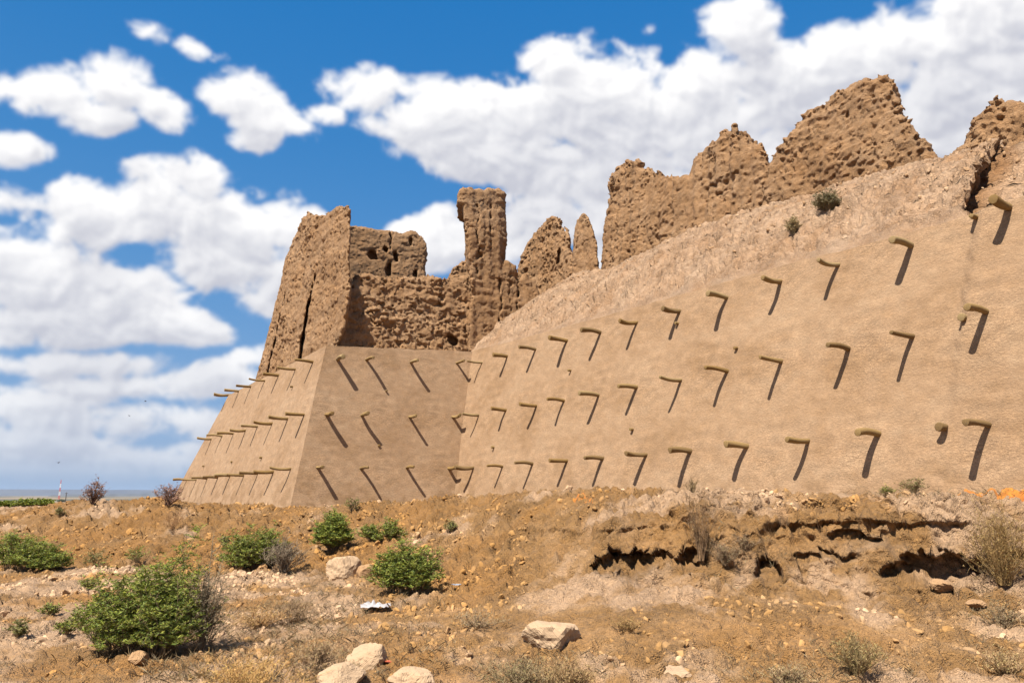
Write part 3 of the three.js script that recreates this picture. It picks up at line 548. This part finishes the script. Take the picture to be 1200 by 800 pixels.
{
  const SS = [], b0 = Math.min(brkS(0), brkS(3)) - .35, b1 = Math.max(brkS(0), brkS(3)) + .35;
  for (let q = WX[0] - .5; q < sR; q += q > b0 && q < b1 ? .014 : .045) SS.push(q);
  const nS = SS.length - 1, nT = 150, pos = [], col = [], uv = [], idx = [];
  for (let j = 0; j <= nT; j++) for (let i = 0; i <= nS; i++) {
    const s = SS[i], t = mix(-.02, 7, Math.pow(j / nT, 1.25)), top = topOfW(s);
    let y = j === 0 ? top - .1 : rubbleY(s, t);
    const q = PW.d - PW.k * (top - E) - t; let P = [PW.n[0] * q + PW.a[0] * s, y, PW.n[1] * q + PW.a[1] * s];
    if (t < .25) { const Q = wobble(P); P = [Q[0] - PW.n[0] * .012, y, Q[2] - PW.n[1] * .012]; }
    if (t > .3) { const nc = 1 - sst(.2, .6, Math.abs(s - brkS(t))), jx = (.07 + .04 * nc) * noise(s * 6, y * 6, t * 6) + nc * .16 * (worley(s * 3, y * 4, t * 3) - .5) - .75 * Math.max(0, rubbleY(s, t, true) - y) * (1 - sst(.15, .75, s - brkS(t))), jn = .07 * noise(s * 6 + 40, y * 6, t * 6); P[0] += PW.a[0] * jx + PW.n[0] * jn; P[2] += PW.a[1] * jx + PW.n[1] * jn; }
    pos.push(...P); uv.push(s / 1.6, (t + y * .6) / 1.6);
    const n = fbm(s * .7, t * .9, 3, 4) + .6 * fbm(s * 3, t * 4, 8, 3) + .1, cut = sst(-.08, .08, s - brkS(t)) * (1 - sst(.3, .6, s - brkS(t)));
    for (let c = 0; c < 3; c++) { const v = n > 0 ? mix([.465, .300, .180][c], [.52, .36, .235][c], clamp(n * 1.6)) : mix([.465, .300, .180][c], [.36, .20, .092][c], clamp(-n * 1.6)); col.push(mix(v, [.27, .13, .042][c], cut * .8)); }
  }
  for (let j = 0; j < nT; j++) for (let i = 0; i < nS; i++) { const a = j * (nS + 1) + i, b = a + nS + 1; idx.push(a, a + 1, b, a + 1, b + 1, b); }
  structure('rubble_slope', geom(pos, idx, col, uv), M.ruin);
}
function rubbleAt(px, py) { for (let t = .05; t < 5; t += .03) { const r = ray(px, py), P = hit(px, py, { ...PW, k: 0, d: PW.d - PW.k * 5.7 - t }); const y = rubbleY(sOf(P, PW), t); if (P[1] < y) return [P[0], y, P[2]]; } return hit(px, py, back(PW, 2)); }

// ------------------------------------------------------------------ rocks and clods
function rockGeo(seed, rx, ry, rz, c0, det = 6) {
  const g = new THREE.IcosahedronGeometry(1, det), p = g.attributes.position, col = new Float32Array(p.count * 3), uv = new Float32Array(p.count * 2);
  const rr = rng(Math.floor(seed * 100) + 9), cuts = []; for (let i = 0; i < 13; i++) { const z = rr() * 2 - 1, a = rr() * 6.283, w = Math.sqrt(1 - z * z); cuts.push([w * Math.cos(a), z, w * Math.sin(a), .72 + .3 * rr()]); }
  for (let i = 0; i < p.count; i++) {
    let x = p.getX(i), y = p.getY(i), z = p.getZ(i);
    let r = 1.25; for (const [a, b, c, h] of cuts) { const q = a * x + b * y + c * z; if (q > .05) r = Math.min(r, h / q); }
    r *= 1 + .14 * fbm(x * 1.6 + seed, y * 1.6, z * 1.6, 3) + .10 * (worley(x * 2.6 + seed, y * 2.6, z * 2.6) - .5) + .05 * noise(x * 7, y * 7, z * 7 + seed);
    const v = 1 + .18 * fbm(x * 3 + seed, y * 3, z * 3, 3);
    p.setXYZ(i, x * r * rx, y * r * ry, z * r * rz); for (let q = 0; q < 3; q++) col[i * 3 + q] = c0[q] * v; uv[i * 2] = (x * rx + z * rz * .6) / 1.6; uv[i * 2 + 1] = (y * ry + z * rz) / 1.6;
  }
  g.setAttribute('color', new THREE.BufferAttribute(col, 3)); g.setAttribute('uv', new THREE.BufferAttribute(uv, 2));
  g.computeVertexNormals(); return g;
}
const paleRock = [.345, .235, .142];
for (const [px, py, w, h, label, s] of [
  [402, 674, 34, 30, 'pale angular rock lying between the green bushes', 1], [428, 676, 18, 20, 'small brown rock beside the pale angular rock', 2],
  [398, 800, 52, 34, 'big pale boulder among the dry grass', 3], [432, 780, 40, 28, 'pale boulder touching the big pale boulder', 4], [480, 800, 46, 20, 'flat pale rock beside the pale boulders', 5],
  [645, 752, 54, 34, 'pale-topped rock with a dark underside on the bare slope', 6], [790, 790, 34, 14, 'flat whitish stone at the slope foot', 7], [1145, 712, 18, 9, 'small brown stone under the bank hollow', 8], [160, 774, 22, 12, 'low pale clod in front of the biggest green bush', 9],
  [1105, 690, 20, 12, 'clod lying in the mouth of the wide hollow', 10]]) {
  const P = groundAt(px, py), d = -P[2] / FOCAL, o = mesh('rock', rockGeo(s * 3.7, w * d * .55, h * d * .55, w * d * .5, s === 2 || s >= 8 ? [.28, .165, .08] : paleRock), M.rock, scene);
  o.position.set(P[0], P[1] + h * d * .08, P[2]); o.rotation.y = s * 1.3; tag(o, label, 'rock');
}
for (let kind = 0; kind < 3; kind++) {
  const r = rng(400 + kind), N = 7000, g = rockGeo(2.2 + kind * 3.1, 1, .72, .85, [1, 1, 1], 1), mat = new THREE.MeshStandardMaterial({ vertexColors: true, roughness: 1, flatShading: true });
  const im = new THREE.InstancedMesh(g, mat, N), m = new THREE.Matrix4(), q = new THREE.Quaternion(), e = new THREE.Euler(), c = new THREE.Color();
  for (let i = 0; i < N; i++) {
    let x, z, D, tries = 0; do { const px = r() * 1300 - 50, f = r(), cc = profile(px); D = f < .3 + .3 * sst(500, 300, px) ? mix(6.2, cc.dt, Math.sqrt(r())) : mix(cc.dt - .5, cc.dc + .8, r()); x = (px - 600) / FOCAL * CP * D; z = -D; } while (noise(x * .8, z * .8, 60) + .5 * noise(x * 2.2, z * 2.2, 61) < -.1 + .3 * r() && tries++ < 6);
    { const cc = profile(azCol(x, z)); if (azCol(x, z) > 620 && D > cc.dt - .6 && D < cc.dl + .35) continue; if (azCol(x, z) > 560 && (D < cc.dt || D > cc.dl) && r() < .7) continue; }
    const y = groundY(x, z), s = (.008 + .030 * Math.pow(r(), 4)) * (.75 + D * .045);
    e.set(r() * 6, r() * 6, r() * 6); m.compose(new THREE.Vector3(x, y - s * .25, z), q.setFromEuler(e), new THREE.Vector3(s * (1 + r()), s * 1.1, s * (1 + r() * .6))); im.setMatrixAt(i, m);
    const t = soilTone(x, y - E, z), v = .72 + .3 * r(); im.setColorAt(i, c.setRGB(t[0] * v, t[1] * v, t[2] * v));
  }
  im.name = numbered('soil_clods'); im.castShadow = im.receiveShadow = true; im.userData.kind = 'stuff'; tag(im, 'loose earth clods strewn over the brown ground', 'clods'); scene.add(im);
}
{ // rubble lumps on the slope above the plinth
  const r = rng(401), N = 700, g = rockGeo(5.2, 1, .75, .85, [1, 1, 1], 1), im = new THREE.InstancedMesh(g, new THREE.MeshStandardMaterial({ vertexColors: true, roughness: 1 }), N), m = new THREE.Matrix4(), q = new THREE.Quaternion(), e = new THREE.Euler(), c = new THREE.Color();
  for (let i = 0; i < N; i++) {
    const s = mix(WX[0] + 1, sR - 3, r()), t = .4 + 3.6 * Math.pow(r(), .6), y = rubbleY(s, t), qq = PW.d - PW.k * (topOfW(s) - E) - t, k = .02 + .06 * Math.pow(r(), 3);
    e.set(r() * 6, r() * 6, r() * 6); m.compose(new THREE.Vector3(PW.n[0] * qq + PW.a[0] * s, y, PW.n[1] * qq + PW.a[1] * s), q.setFromEuler(e), new THREE.Vector3(k, k, k)); im.setMatrixAt(i, m);
    const w = r(); im.setColorAt(i, c.setRGB(mix(.28, .36, w), mix(.165, .24, w), mix(.08, .145, w)));
  }
  im.name = 'rubble'; im.castShadow = im.receiveShadow = true; im.userData.kind = 'stuff'; tag(im, 'fallen mud lumps on the slope below the ramparts', 'rubble'); scene.add(im);
}

// ------------------------------------------------------------------ plants
function strip(B, pts, w0, w1, c) {              // three-sided tapering twig
  const n = pts.length, b0 = B.pos.length / 3;
  for (let i = 0; i < n; i++) {
    const w = mix(w0, w1, i / (n - 1)), P = pts[i];
    for (let j = 0; j < 3; j++) { const a = j * 2.0944 + .4; B.pos.push(P[0] + Math.cos(a) * w, P[1] + (j === 1 ? w * .5 : 0), P[2] + Math.sin(a) * w); B.col.push(...c); }
  }
  for (let i = 0; i < n - 1; i++) for (let j = 0; j < 3; j++) { const a = b0 + i * 3 + j, b = b0 + i * 3 + (j + 1) % 3; B.idx.push(a, b, a + 3, b, b + 3, a + 3); }
}
function leaf(B, P, d, len, w, c, r) {           // pointed folded blade
  const sx = r() - .5, sy = r() - .5, sz = r() - .5; let ux = d[1] * sz - d[2] * sy, uy = d[2] * sx - d[0] * sz, uz = d[0] * sy - d[1] * sx; const l = Math.hypot(ux, uy, uz) || 1; ux *= w / l; uy *= w / l; uz *= w / l;
  const b = B.pos.length / 3, m = [P[0] + d[0] * len * .45, P[1] + d[1] * len * .45, P[2] + d[2] * len * .45];
  B.pos.push(...P, m[0] + ux, m[1] + uy, m[2] + uz, P[0] + d[0] * len, P[1] + d[1] * len - len * .15, P[2] + d[2] * len, m[0] - ux, m[1] - uy, m[2] - uz);
  for (let i = 0; i < 4; i++) B.col.push(...c); B.idx.push(b, b + 1, b + 2, b, b + 2, b + 3);
}
const bag = () => ({ pos: [], col: [], idx: [] });
// a clump of wiry stems fanning from the base, side twigs, small leaves on the outer half
function shrub(name, label, category, group, P, { w, h, d = w * .8, stems, twigs = 6, leaves = 10, leafLen = .035, leafW = .007, green, wood, seed, droop = .25, sprawl = 1, lobes = null, thin = 1 }) {
  const r = rng(seed), o = thing(name, label, category, P, group), S = bag(), L = bag();
  const lb = lobes ?? [[0, 0, 1, 1]];
  for (let i = 0; i < stems; i++) {
    const [lx, lz, lw, lh] = lb[Math.floor(r() * lb.length)];
    const a = r() * 6.283, q = Math.pow(r(), .6) * sprawl, el = Math.sqrt(Math.max(.06, 1 - q * q * .9));
    const reach = r() < .12 ? 1.12 + .2 * r() : .8 + .25 * r();
    const tip = [lx * w * .5 + Math.cos(a) * q * w * .5 * lw * reach, h * lh * el * (.62 + .34 * r()) * reach, lz * d * .5 + Math.sin(a) * q * d * .5 * lw];
    const root = [lx * w * .42 + (r() - .5) * w * .14, -.03, lz * d * .42 + (r() - .5) * d * .14], bx = (r() - .5) * w * .14, bz = (r() - .5) * d * .14;
    const pts = []; for (let k = 0; k <= 6; k++) { const t = k / 6, u = 1 - t; pts.push([root[0] * u + tip[0] * t + bx * 4 * t * u, root[1] * u + tip[1] * (t + .35 * t * u) - droop * h * .25 * t * t * q, root[2] * u + tip[2] * t + bz * 4 * t * u]); }
    const v = .55 + .4 * r(), wc = wood.map(c => c * v);
    strip(S, pts, .006 * thin, .0022 * thin, wc);
    for (let k = 0; k < twigs; k++) {
      const t = 1 - .75 * Math.pow(r(), 1.4), f = t * 6, i0 = Math.min(5, Math.floor(f)), A = pts[i0], Bp = pts[i0 + 1], u = f - i0, Q = [0, 1, 2].map(c => mix(A[c], Bp[c], u));
      const ta = r() * 6.283, tl = (.10 + .16 * r()) * Math.min(1, h * 1.1 + .1), dir = [Math.cos(ta) * .75, .15 + .75 * r(), Math.sin(ta) * .75];
      const tp = []; for (let m = 0; m <= 3; m++) { const e = m / 3; tp.push([Q[0] + dir[0] * tl * e + .02 * (r() - .5), Q[1] + dir[1] * tl * e - droop * tl * e * e * .8, Q[2] + dir[2] * tl * e + .02 * (r() - .5)]); }
      strip(S, tp, .003 * thin, .0012 * thin, wc);
      if (green) for (let m = 0; m < leaves; m++) {
        const e = r() * 3, j = Math.min(2, Math.floor(e)), R = [0, 1, 2].map(c => mix(tp[j][c], tp[j + 1][c], e - j)), la = r() * 6.283, ld = [Math.cos(la) * .8, .2 + .6 * r(), Math.sin(la) * .8], g = green[Math.floor(r() * green.length)], vv = .75 + .5 * r();
        leaf(L, R, ld, leafLen * (.6 + .8 * r()), leafW * (.7 + .6 * r()), g.map(c => c * vv), r);
      }
    }
  }
  mesh('stems', geom(S.pos, S.idx, S.col), M.twig, o); if (green) mesh('foliage', geom(L.pos, L.idx, L.col), M.leaf, o);
  return o;
}
const GREEN = [[.145, .190, .009], [.185, .215, .011], [.095, .140, .008], [.235, .235, .018]], OLIVE = [[.15, .14, .02], [.19, .165, .04], [.11, .11, .018]], WOOD = [.20, .14, .075], STRAW = [.30, .205, .10], RUST = [.17, .085, .05];
function at(px, py) { return groundAt(px, py); }
const sc = P => -P[2] / FOCAL;                   // metres a pixel spans there
{
  let P = at(176, 768), k = sc(P);
  shrub('green_bush', 'biggest feathery green bush, beside a grey dry shrub', 'bush', null, P, { w: 160 * k, h: 128 * k, d: 1.2, stems: 250, twigs: 12, leaves: 15, green: GREEN, wood: WOOD, seed: 1, lobes: [[-.55, .2, .62, .66], [-.2, .1, .6, .72], [.32, 0, .62, 1], [.25, .3, .6, .85], [.05, .1, .7, .8]], leafLen: .05, leafW: .0048, droop: .35 });
  P = at(236, 764); k = sc(P);
  shrub('dry_shrub', 'grey dry shrub leaning on the biggest green bush', 'shrub', 'dry shrubs', P, { w: 48 * k, h: 112 * k, d: .5, stems: 70, twigs: 10, leaves: 4, green: [[.19, .145, .08], [.15, .125, .06]], wood: [.24, .18, .11], seed: 2, leafLen: .03, leafW: .004 });
  P = at(28, 668); k = sc(P);
  shrub('green_bush', 'green bush standing apart, far from the fortress corner', 'bush', null, P, { w: 92 * k, h: 46 * k, stems: 160, twigs: 10, leaves: 13, green: GREEN, wood: WOOD, seed: 3, leafLen: .06, leafW: .007, lobes: [[-.4, 0, .6, 1], [.2, 0, .7, .8], [.6, 0, .5, .5]] });
  P = at(298, 667); k = sc(P);
  shrub('green_bush', 'green bush with a grey dry half, below the fortress corner', 'bush', null, P, { w: 84 * k, h: 54 * k, stems: 160, twigs: 10, leaves: 13, green: [...GREEN, OLIVE[0]], wood: WOOD, seed: 4, leafLen: .06, leafW: .007, lobes: [[-.45, 0, .6, .75], [.1, 0, .7, 1], [.4, -.2, .5, .9]] });
  P = at(332, 668); k = sc(P);
  shrub('dry_shrub', 'brown-grey dry shrub grown into a green bush', 'shrub', 'dry shrubs', P, { w: 58 * k, h: 40 * k, stems: 100, twigs: 10, wood: [.24, .18, .12], seed: 5, thin: 1.5 });
  P = at(388, 646); k = sc(P);
  shrub('green_bush', 'compact dark green bush straight below the front face', 'bush', null, P, { w: 48 * k, h: 46 * k, stems: 120, twigs: 10, leaves: 14, green: GREEN, wood: WOOD, seed: 6, leafLen: .065, leafW: .008 });
  P = at(448, 634); k = sc(P);
  shrub('green_bush', 'small spreading green bush high on the bank', 'bush', null, P, { w: 54 * k, h: 26 * k, stems: 80, twigs: 8, leaves: 9, green: [...GREEN, OLIVE[1]], wood: WOOD, seed: 7, leafLen: .065, leafW: .008, lobes: [[-.5, 0, .5, .7], [.35, 0, .7, 1]] });
  P = at(474, 694); k = sc(P);
  shrub('green_bush', 'leafy green bush beside the pale angular rock', 'bush', null, P, { w: 84 * k, h: 62 * k, stems: 160, twigs: 10, leaves: 14, green: GREEN, wood: WOOD, seed: 8, leafLen: .055, leafW: .0065, lobes: [[-.4, 0, .6, .72], [0, 0, .6, 1], [.45, 0, .55, .8]] });
  // sprouts
  [[160, 658, 36, 20, 'low green sprout behind the biggest green bush'], [112, 664, 40, 22, 'pale green sprout among grey twigs on the flat'], [58, 720, 26, 14, 'tiny green tuft on pale sand, with one tall stalk'], [20, 745, 26, 16, 'tiny green tuft alone on the pale sand'], [78, 742, 34, 16, 'thin green tuft before the biggest green bush'], [412, 600, 26, 15, 'yellow-green tuft on the crest under the front face'], [105, 690, 26, 12, 'faint green tuft behind the biggest green bush'], [68, 605, 14, 10, 'small green tuft on the spoil crest'], [262, 642, 14, 12, 'small olive tuft next to the half-dry bush'], [528, 622, 20, 12, 'small dull tuft on the bare bank']].forEach(([x, y, w, h, label], i) => { const Q = at(x, y), q = sc(Q); shrub('green_sprout', label, 'sprout', 'green sprouts', Q, { w: w * q, h: h * q, stems: 26, twigs: 5, leaves: 6, green: i % 2 ? OLIVE : [...GREEN, ...OLIVE], wood: STRAW, seed: 20 + i, leafLen: .04, leafW: .007 }); });
  // dry shrubs
  [[1178, 690, 90, 100, 180, 'large dry straw shrub under the orange heap', [.34, .25, .12]], [822, 660, 40, 96, 60, 'tall wispy dry shrub rooted in the bank', [.24, .17, .11]], [850, 665, 34, 36, 60, 'grey dry shrub at the edge of the bank hollow', [.22, .17, .12]], [300, 800, 120, 66, 150, 'broad dry yellowish shrub beside the pale boulders', [.42, .28, .12]], [345, 728, 60, 36, 110, 'grey-brown dry shrub on the ochre flat', [.27, .20, .14]], [300, 735, 60, 30, 90, 'low straw shrub next to the grey dry shrub', [.40, .27, .14]], [370, 785, 60, 40, 100, 'grey dry shrub behind the big pale boulder', [.33, .25, .17]], [612, 806, 70, 46, 150, 'grey-green dry shrub at the slope foot', [.24, .20, .13]], [660, 806, 60, 44, 110, 'brownish dry shrub beside a grey-green one', [.30, .22, .13]], [915, 806, 60, 36, 110, 'grey dry shrub below the bare earth apron', [.28, .22, .15]], [1005, 790, 56, 60, 100, 'olive dry shrub on the apron under the wide hollow', [.27, .22, .12]], [1180, 790, 60, 34, 80, 'pale dry shrub at the end of the apron', [.38, .29, .18]], [872, 645, 30, 26, 50, 'small grey shrub clinging to the bank face', [.24, .18, .13]], [1178, 735, 50, 34, 70, 'grey twiggy shrub below the large straw shrub', [.26, .21, .15]], [206, 730, 60, 20, 40, 'straw tuft at the foot of the biggest bush', STRAW], [735, 740, 34, 22, 40, 'faint dry tuft on the bare slope', STRAW], [200, 620, 34, 34, 50, 'thin dry shrub on the bank near the wall end', [.28, .17, .09]], [560, 735, 60, 26, 60, 'low grey dry shrub on the slope flat', [.28, .22, .16]]].forEach(([x, y, w, h, n, label, c], i) => { const Q = at(x, Math.min(y, 799)), q = sc(Q); if (y > 799) { Q[2] += .25; Q[1] = groundY(Q[0], Q[2]); } shrub('dry_shrub', label, 'shrub', 'dry shrubs', Q, { w: w * q * (h > 90 ? 1 : 1.35), h: h * q * (h > 90 ? 1 : .75), stems: Math.round(n * .7), twigs: 8, leaves: 2, green: [[c[0] * 1.25, c[1] * 1.08, c[2] * .8], [c[0] * .95, c[1] * .95, c[2] * .55]], wood: [c[0] * 1.15, c[1], c[2] * .8], seed: 50 + i, droop: .1, leafLen: .03, leafW: .003, thin: .9 }); });
  // on the skyline and at the wall's foot
  for (const [x, y, w, h, label, s] of [[108, 588, 30, 30, 'reddish leafless bush on the skyline crest', 90], [196, 590, 44, 26, 'rust-brown leafless bush by the far end of the wall', 91]]) { const Q = at(x, y + 2), q = sc(Q); shrub('tamarisk', label, 'bush', 'leafless bushes on the skyline', Q, { w: w * q, h: h * q, stems: 40, twigs: 9, leaves: 4, green: [[.30, .15, .10], [.24, .13, .08]], wood: RUST, seed: s, leafLen: .05, leafW: .008, thin: 1.6 }); }
  for (const [x, y, w, h, label, s, c] of [[1072, 578, 40, 16, 'low dry tuft at the foot of the long wall', 95, OLIVE], [1128, 576, 40, 18, 'green-brown tuft at the foot of the long wall, near the orange heap', 96, OLIVE], [1040, 580, 22, 10, 'sparse green tuft at the foot of the long wall', 97, GREEN], [812, 578, 20, 16, 'bare twig tuft at the foot of the long wall', 98, null]]) { const Q = at(x, y), q = sc(Q); shrub('wall_tuft', label, 'tuft', 'tufts at the wall foot', Q, { w: w * q, h: h * q, stems: 46, twigs: 4, leaves: 3, green: c && [...c, STRAW, STRAW], wood: STRAW, seed: s, leafLen: .05, leafW: .004 }); }
  for (const [x, y, w, h, label, s] of [[970, 246, 42, 24, 'round olive-grey bush on the rubble slope', 101], [930, 274, 22, 22, 'faint straw bush on the rubble slope', 102]]) { const Q = rubbleAt(x, y), q = sc(Q); shrub('slope_bush', label, 'bush', 'bushes on the rubble slope', Q, { w: w * q, h: h * q, stems: s === 101 ? 120 : 45, twigs: 8, leaves: 5, green: s === 101 ? [[.17, .15, .06], [.13, .12, .05], [.24, .19, .09]] : [[.34, .26, .12]], wood: [.24, .18, .10], seed: s, leafLen: .06, leafW: .008, thin: 1.4 }); }
  // low green bushes beyond the spoil crest
  [[8, 600, 34], [30, 601, 30], [50, 600, 26], [-14, 601, 36]].forEach(([x, y, w], i) => { const t = 33, rr = ray(x, y), Q = [rr[0] * t, groundY(rr[0] * t, rr[2] * t), rr[2] * t], q = sc(Q); shrub('far_bush', 'low dark green bush behind the spoil crest', 'bush', 'green bushes behind the spoil crest', Q, { w: w * q, h: 9 * q, stems: 70, twigs: 7, leaves: 8, green: GREEN, wood: WOOD, seed: 110 + i, leafLen: .10, leafW: .025 }); });
}
{ // dry grass: straw blades nobody could count
  const r = rng(700), B = bag(), zones = [[290, 765, 140, 60, 5200], [420, 740, 130, 60, 2000], [330, 705, 110, 30, 1200], [640, 785, 90, 30, 450], [960, 785, 130, 30, 500], [1180, 700, 60, 80, 700], [60, 760, 90, 50, 350], [1090, 580, 110, 6, 500], [330, 700, 120, 40, 700], [200, 625, 180, 30, 200], [860, 650, 60, 40, 200]];
  for (const [cx, cy, rx, ry, n] of zones) for (let i = 0; i < n / 6; i++) {
    const a = r() * 6.283, q = Math.sqrt(r()), P = groundAt(cx + Math.cos(a) * q * rx, Math.min(799, cy + Math.sin(a) * q * ry), 40), c = [[.30, .21, .10], [.24, .165, .08], [.34, .26, .15], [.19, .15, .09]][Math.floor(r() * 4)];
    for (let k = 0; k < 6; k++) { const b = r() * 6.283, l = .05 + .18 * r() * r(), s = .15 + .7 * r(); leaf(B, [P[0] + (r() - .5) * .08, P[1] - .01, P[2] + (r() - .5) * .08], [Math.cos(b) * s, .9 - .5 * s, Math.sin(b) * s], l, .0012 + .0010 * r(), c, r); }
  }
  const o = mesh('dry_grass', geom(B.pos, B.idx, B.col), M.twig, scene); o.userData.kind = 'stuff'; tag(o, 'dry straw grass scattered over the earth', 'grass');
}

// ------------------------------------------------------------------ small things
function heap(px, py, len, wid, hgt, c, seed) {
  const P = groundAt(px, py), nS = 60, nT = 24, pos = [], col = [], idx = [];
  for (let j = 0; j <= nT; j++) for (let i = 0; i <= nS; i++) {
    const u = i / nS * 2 - 1, v = j / nT * 2 - 1, e = Math.max(0, 1 - u * u) * Math.max(0, 1 - v * v), x = PW.a[0] * u * len * .5 + PW.n[0] * v * wid * .5, z = PW.a[1] * u * len * .5 + PW.n[1] * v * wid * .5;
    const y = groundY(P[0] + x, P[2] + z) - P[1] - .03 + hgt * Math.sqrt(e) * (.65 + .8 * fbm(u * 3 + seed, v * 3, 1, 3) + .25 * noise(u * 16, v * 9, seed));
    pos.push(x, y, z); const w = .85 + .3 * noise(u * 9, v * 5, seed); col.push(c[0] * w, c[1] * w * (1 + .25 * noise(u * 5, v * 4, 3)), c[2] * w);
  }
  for (let j = 0; j < nT; j++) for (let i = 0; i < nS; i++) { const a = j * (nS + 1) + i, b = a + nS + 1; idx.push(a, b, a + 1, a + 1, b, b + 1); }
  const o = mesh('orange_heap', geom(pos, idx, col), M.rock, scene); o.position.set(...P); return o;
}
tag(heap(1168, 580, 1.25, .34, .09, [.40, .145, .022], 1), 'long low heap of bright orange material at the wall foot', 'heap', 'orange heaps');
tag(heap(686, 581, .55, .3, .05, [.36, .135, .025], 4), 'small patch of orange material on the bank crest', 'heap', 'orange heaps');
function litter(px, py, w, h, c, label, seed) {
  const P = groundAt(px, py), k = sc(P), n = 14, pos = [], idx = [];
  for (let j = 0; j <= n; j++) for (let i = 0; i <= n; i++) { const u = i / n - .5, v = j / n - .5; pos.push(u * w * k * (1 + .3 * noise(v * 4, seed, 1)), .015 + h * k * .6 * Math.abs(fbm(u * 4 + seed, v * 4, seed, 3)) + .01 * noise(u * 20, v * 20, seed), v * w * k * .6 * (1 + .3 * noise(u * 4, seed, 5))); }
  for (let j = 0; j < n; j++) for (let i = 0; i < n; i++) { const a = j * (n + 1) + i, b = a + n + 1; idx.push(a, b, a + 1, a + 1, b, b + 1); }
  const g = geom(pos, idx); const o = mesh('litter', g, new THREE.MeshStandardMaterial({ color: new THREE.Color(...c), roughness: .5, side: THREE.DoubleSide }), scene); o.position.set(...P); tag(o, label, 'litter');
}
litter(440, 714, 30, 26, [.30, .28, .28], 'crumpled whitish plastic sheet on the ochre flat', 3);
litter(537, 691, 16, 5, [.22, .24, .28], 'small bluish scrap on the flat near the leafy green bush', 8);
litter(455, 778, 10, 5, [.32, .07, .03], 'small red scrap beside the pale boulders', 12);
// far mast and pole on the plain
{
  const D = 1500, x = (69 - 600) / FOCAL * CP * D, h = 38, o = thing('lattice_mast', 'red and white lattice mast far off on the plain', 'mast', [x, E + PLAIN, -D]);
  const cols = [[.55, .10, .07], [.75, .73, .70]], mats = cols.map(c => new THREE.MeshStandardMaterial({ color: new THREE.Color(...c), roughness: .7 }));
  for (let s = 0; s < 5; s++) {
    const gs = [], bar = (A, B, w) => { const v = new THREE.Vector3().subVectors(B, A), g = new THREE.CylinderGeometry(w, w, v.length(), 5); g.applyQuaternion(new THREE.Quaternion().setFromUnitVectors(new THREE.Vector3(0, 1, 0), v.clone().normalize())); g.translate(...A.clone().add(B).multiplyScalar(.5).toArray()); gs.push(g); };
    const P = (i, y) => { const w = mix(2.0, .5, y / h), a = i * Math.PI / 2 + .4; return new THREE.Vector3(Math.cos(a) * w, y, Math.sin(a) * w); };
    for (let q = 0; q < 2; q++) { const y0 = h * (s + q * .5) / 5, y1 = h * (s + q * .5 + .5) / 5; for (let i = 0; i < 4; i++) { bar(P(i, y0), P(i, y1), .2); bar(P(i, y0), P(i + 1, y1), .12); bar(P(i + 1, y0), P(i, y1), .12); bar(P(i, y1), P(i + 1, y1), .12); } }
    mesh('mast_section', mergeGeometries(gs), mats[s % 2], o);
  }
}
{
  const D = 520, x = (77 - 600) / FOCAL * CP * D, y = groundY(x, -D), o = thing('utility_pole', 'dark pole standing on the plain beside the mast', 'pole', [x, y, -D]), m = new THREE.MeshStandardMaterial({ color: new THREE.Color(.08, .06, .05), roughness: .9 });
  const g = new THREE.CylinderGeometry(.22, .34, 10, 8); g.translate(0, 5, 0); mesh('shaft', g, m, o); const a = new THREE.BoxGeometry(2.2, .25, .25); a.translate(0, 9.3, 0); mesh('crossarm', a, m, o);
}
{ // low tree clumps far out
  const r = rng(808);
  [[72, 900, 9], [178, 1000, 16], [188, 1020, 10], [52, 1100, 9]].forEach(([px, D, w], i) => {
    const x = (px - 600) / FOCAL * CP * D, k = D / FOCAL, P = [x, E + PLAIN, -D], o = thing('far_tree', 'dark low tree clump far off on the plain', 'tree', P, 'tree clumps on the plain'), L = bag(), S = bag();
    for (let q = 0; q < 500; q++) { const a = r() * 6.28, e = Math.sqrt(r()), y = r(); leaf(L, [Math.cos(a) * e * w * k * .5, (.3 + y * 3.4) * (1 - e * .5), Math.sin(a) * e * 3], [r() - .5, r() * .6, r() - .5], 1.4, .5, [.05 + .03 * r(), .06 + .03 * r(), .025], r); }
    strip(S, [[0, -.3, 0], [.2, 1.2, .1], [.4, 2.4, .2]], .25, .08, [.10, .07, .05]);
    mesh('trunk', geom(S.pos, S.idx, S.col), M.twig, o); mesh('crown', geom(L.pos, L.idx, L.col), M.leaf, o);
  });
}
{ // birds in the air
  const m = new THREE.MeshStandardMaterial({ color: new THREE.Color(.03, .03, .035), roughness: .9, side: THREE.DoubleSide });
  [[68, 542, 120, 'bird gliding low over the spoil crest'], [170, 470, 150, 'bird in flight, higher of the pair before the clouds'], [151, 487, 150, 'bird in flight, lower of the pair before the clouds']].forEach(([px, py, D, label], i) => {
    const d = ray(px, py), o = thing('bird', label, 'bird', [d[0] * D, E + d[1] * D, d[2] * D], 'birds in the sky');
    const b = new THREE.SphereGeometry(1, 10, 8); b.scale(.09, .075, .22); mesh('body', b, m, o);
    for (const s of [-1, 1]) { const g = geom([0, .03, -.08, s * .22, .12, -.06, s * .45, .08, .04, s * .22, .10, .08, 0, .03, .10], [0, 1, 4, 1, 3, 4, 1, 2, 3]); mesh('wing', g, m, o); }
    mesh('tail', geom([-.03, .01, .18, .03, .01, .18, .07, .02, .34, -.07, .02, .34], [0, 1, 2, 0, 2, 3]), m, o);
    o.rotation.set(.1, 1.1 + i, .25);
  });
}
renderer.render(scene, camera);
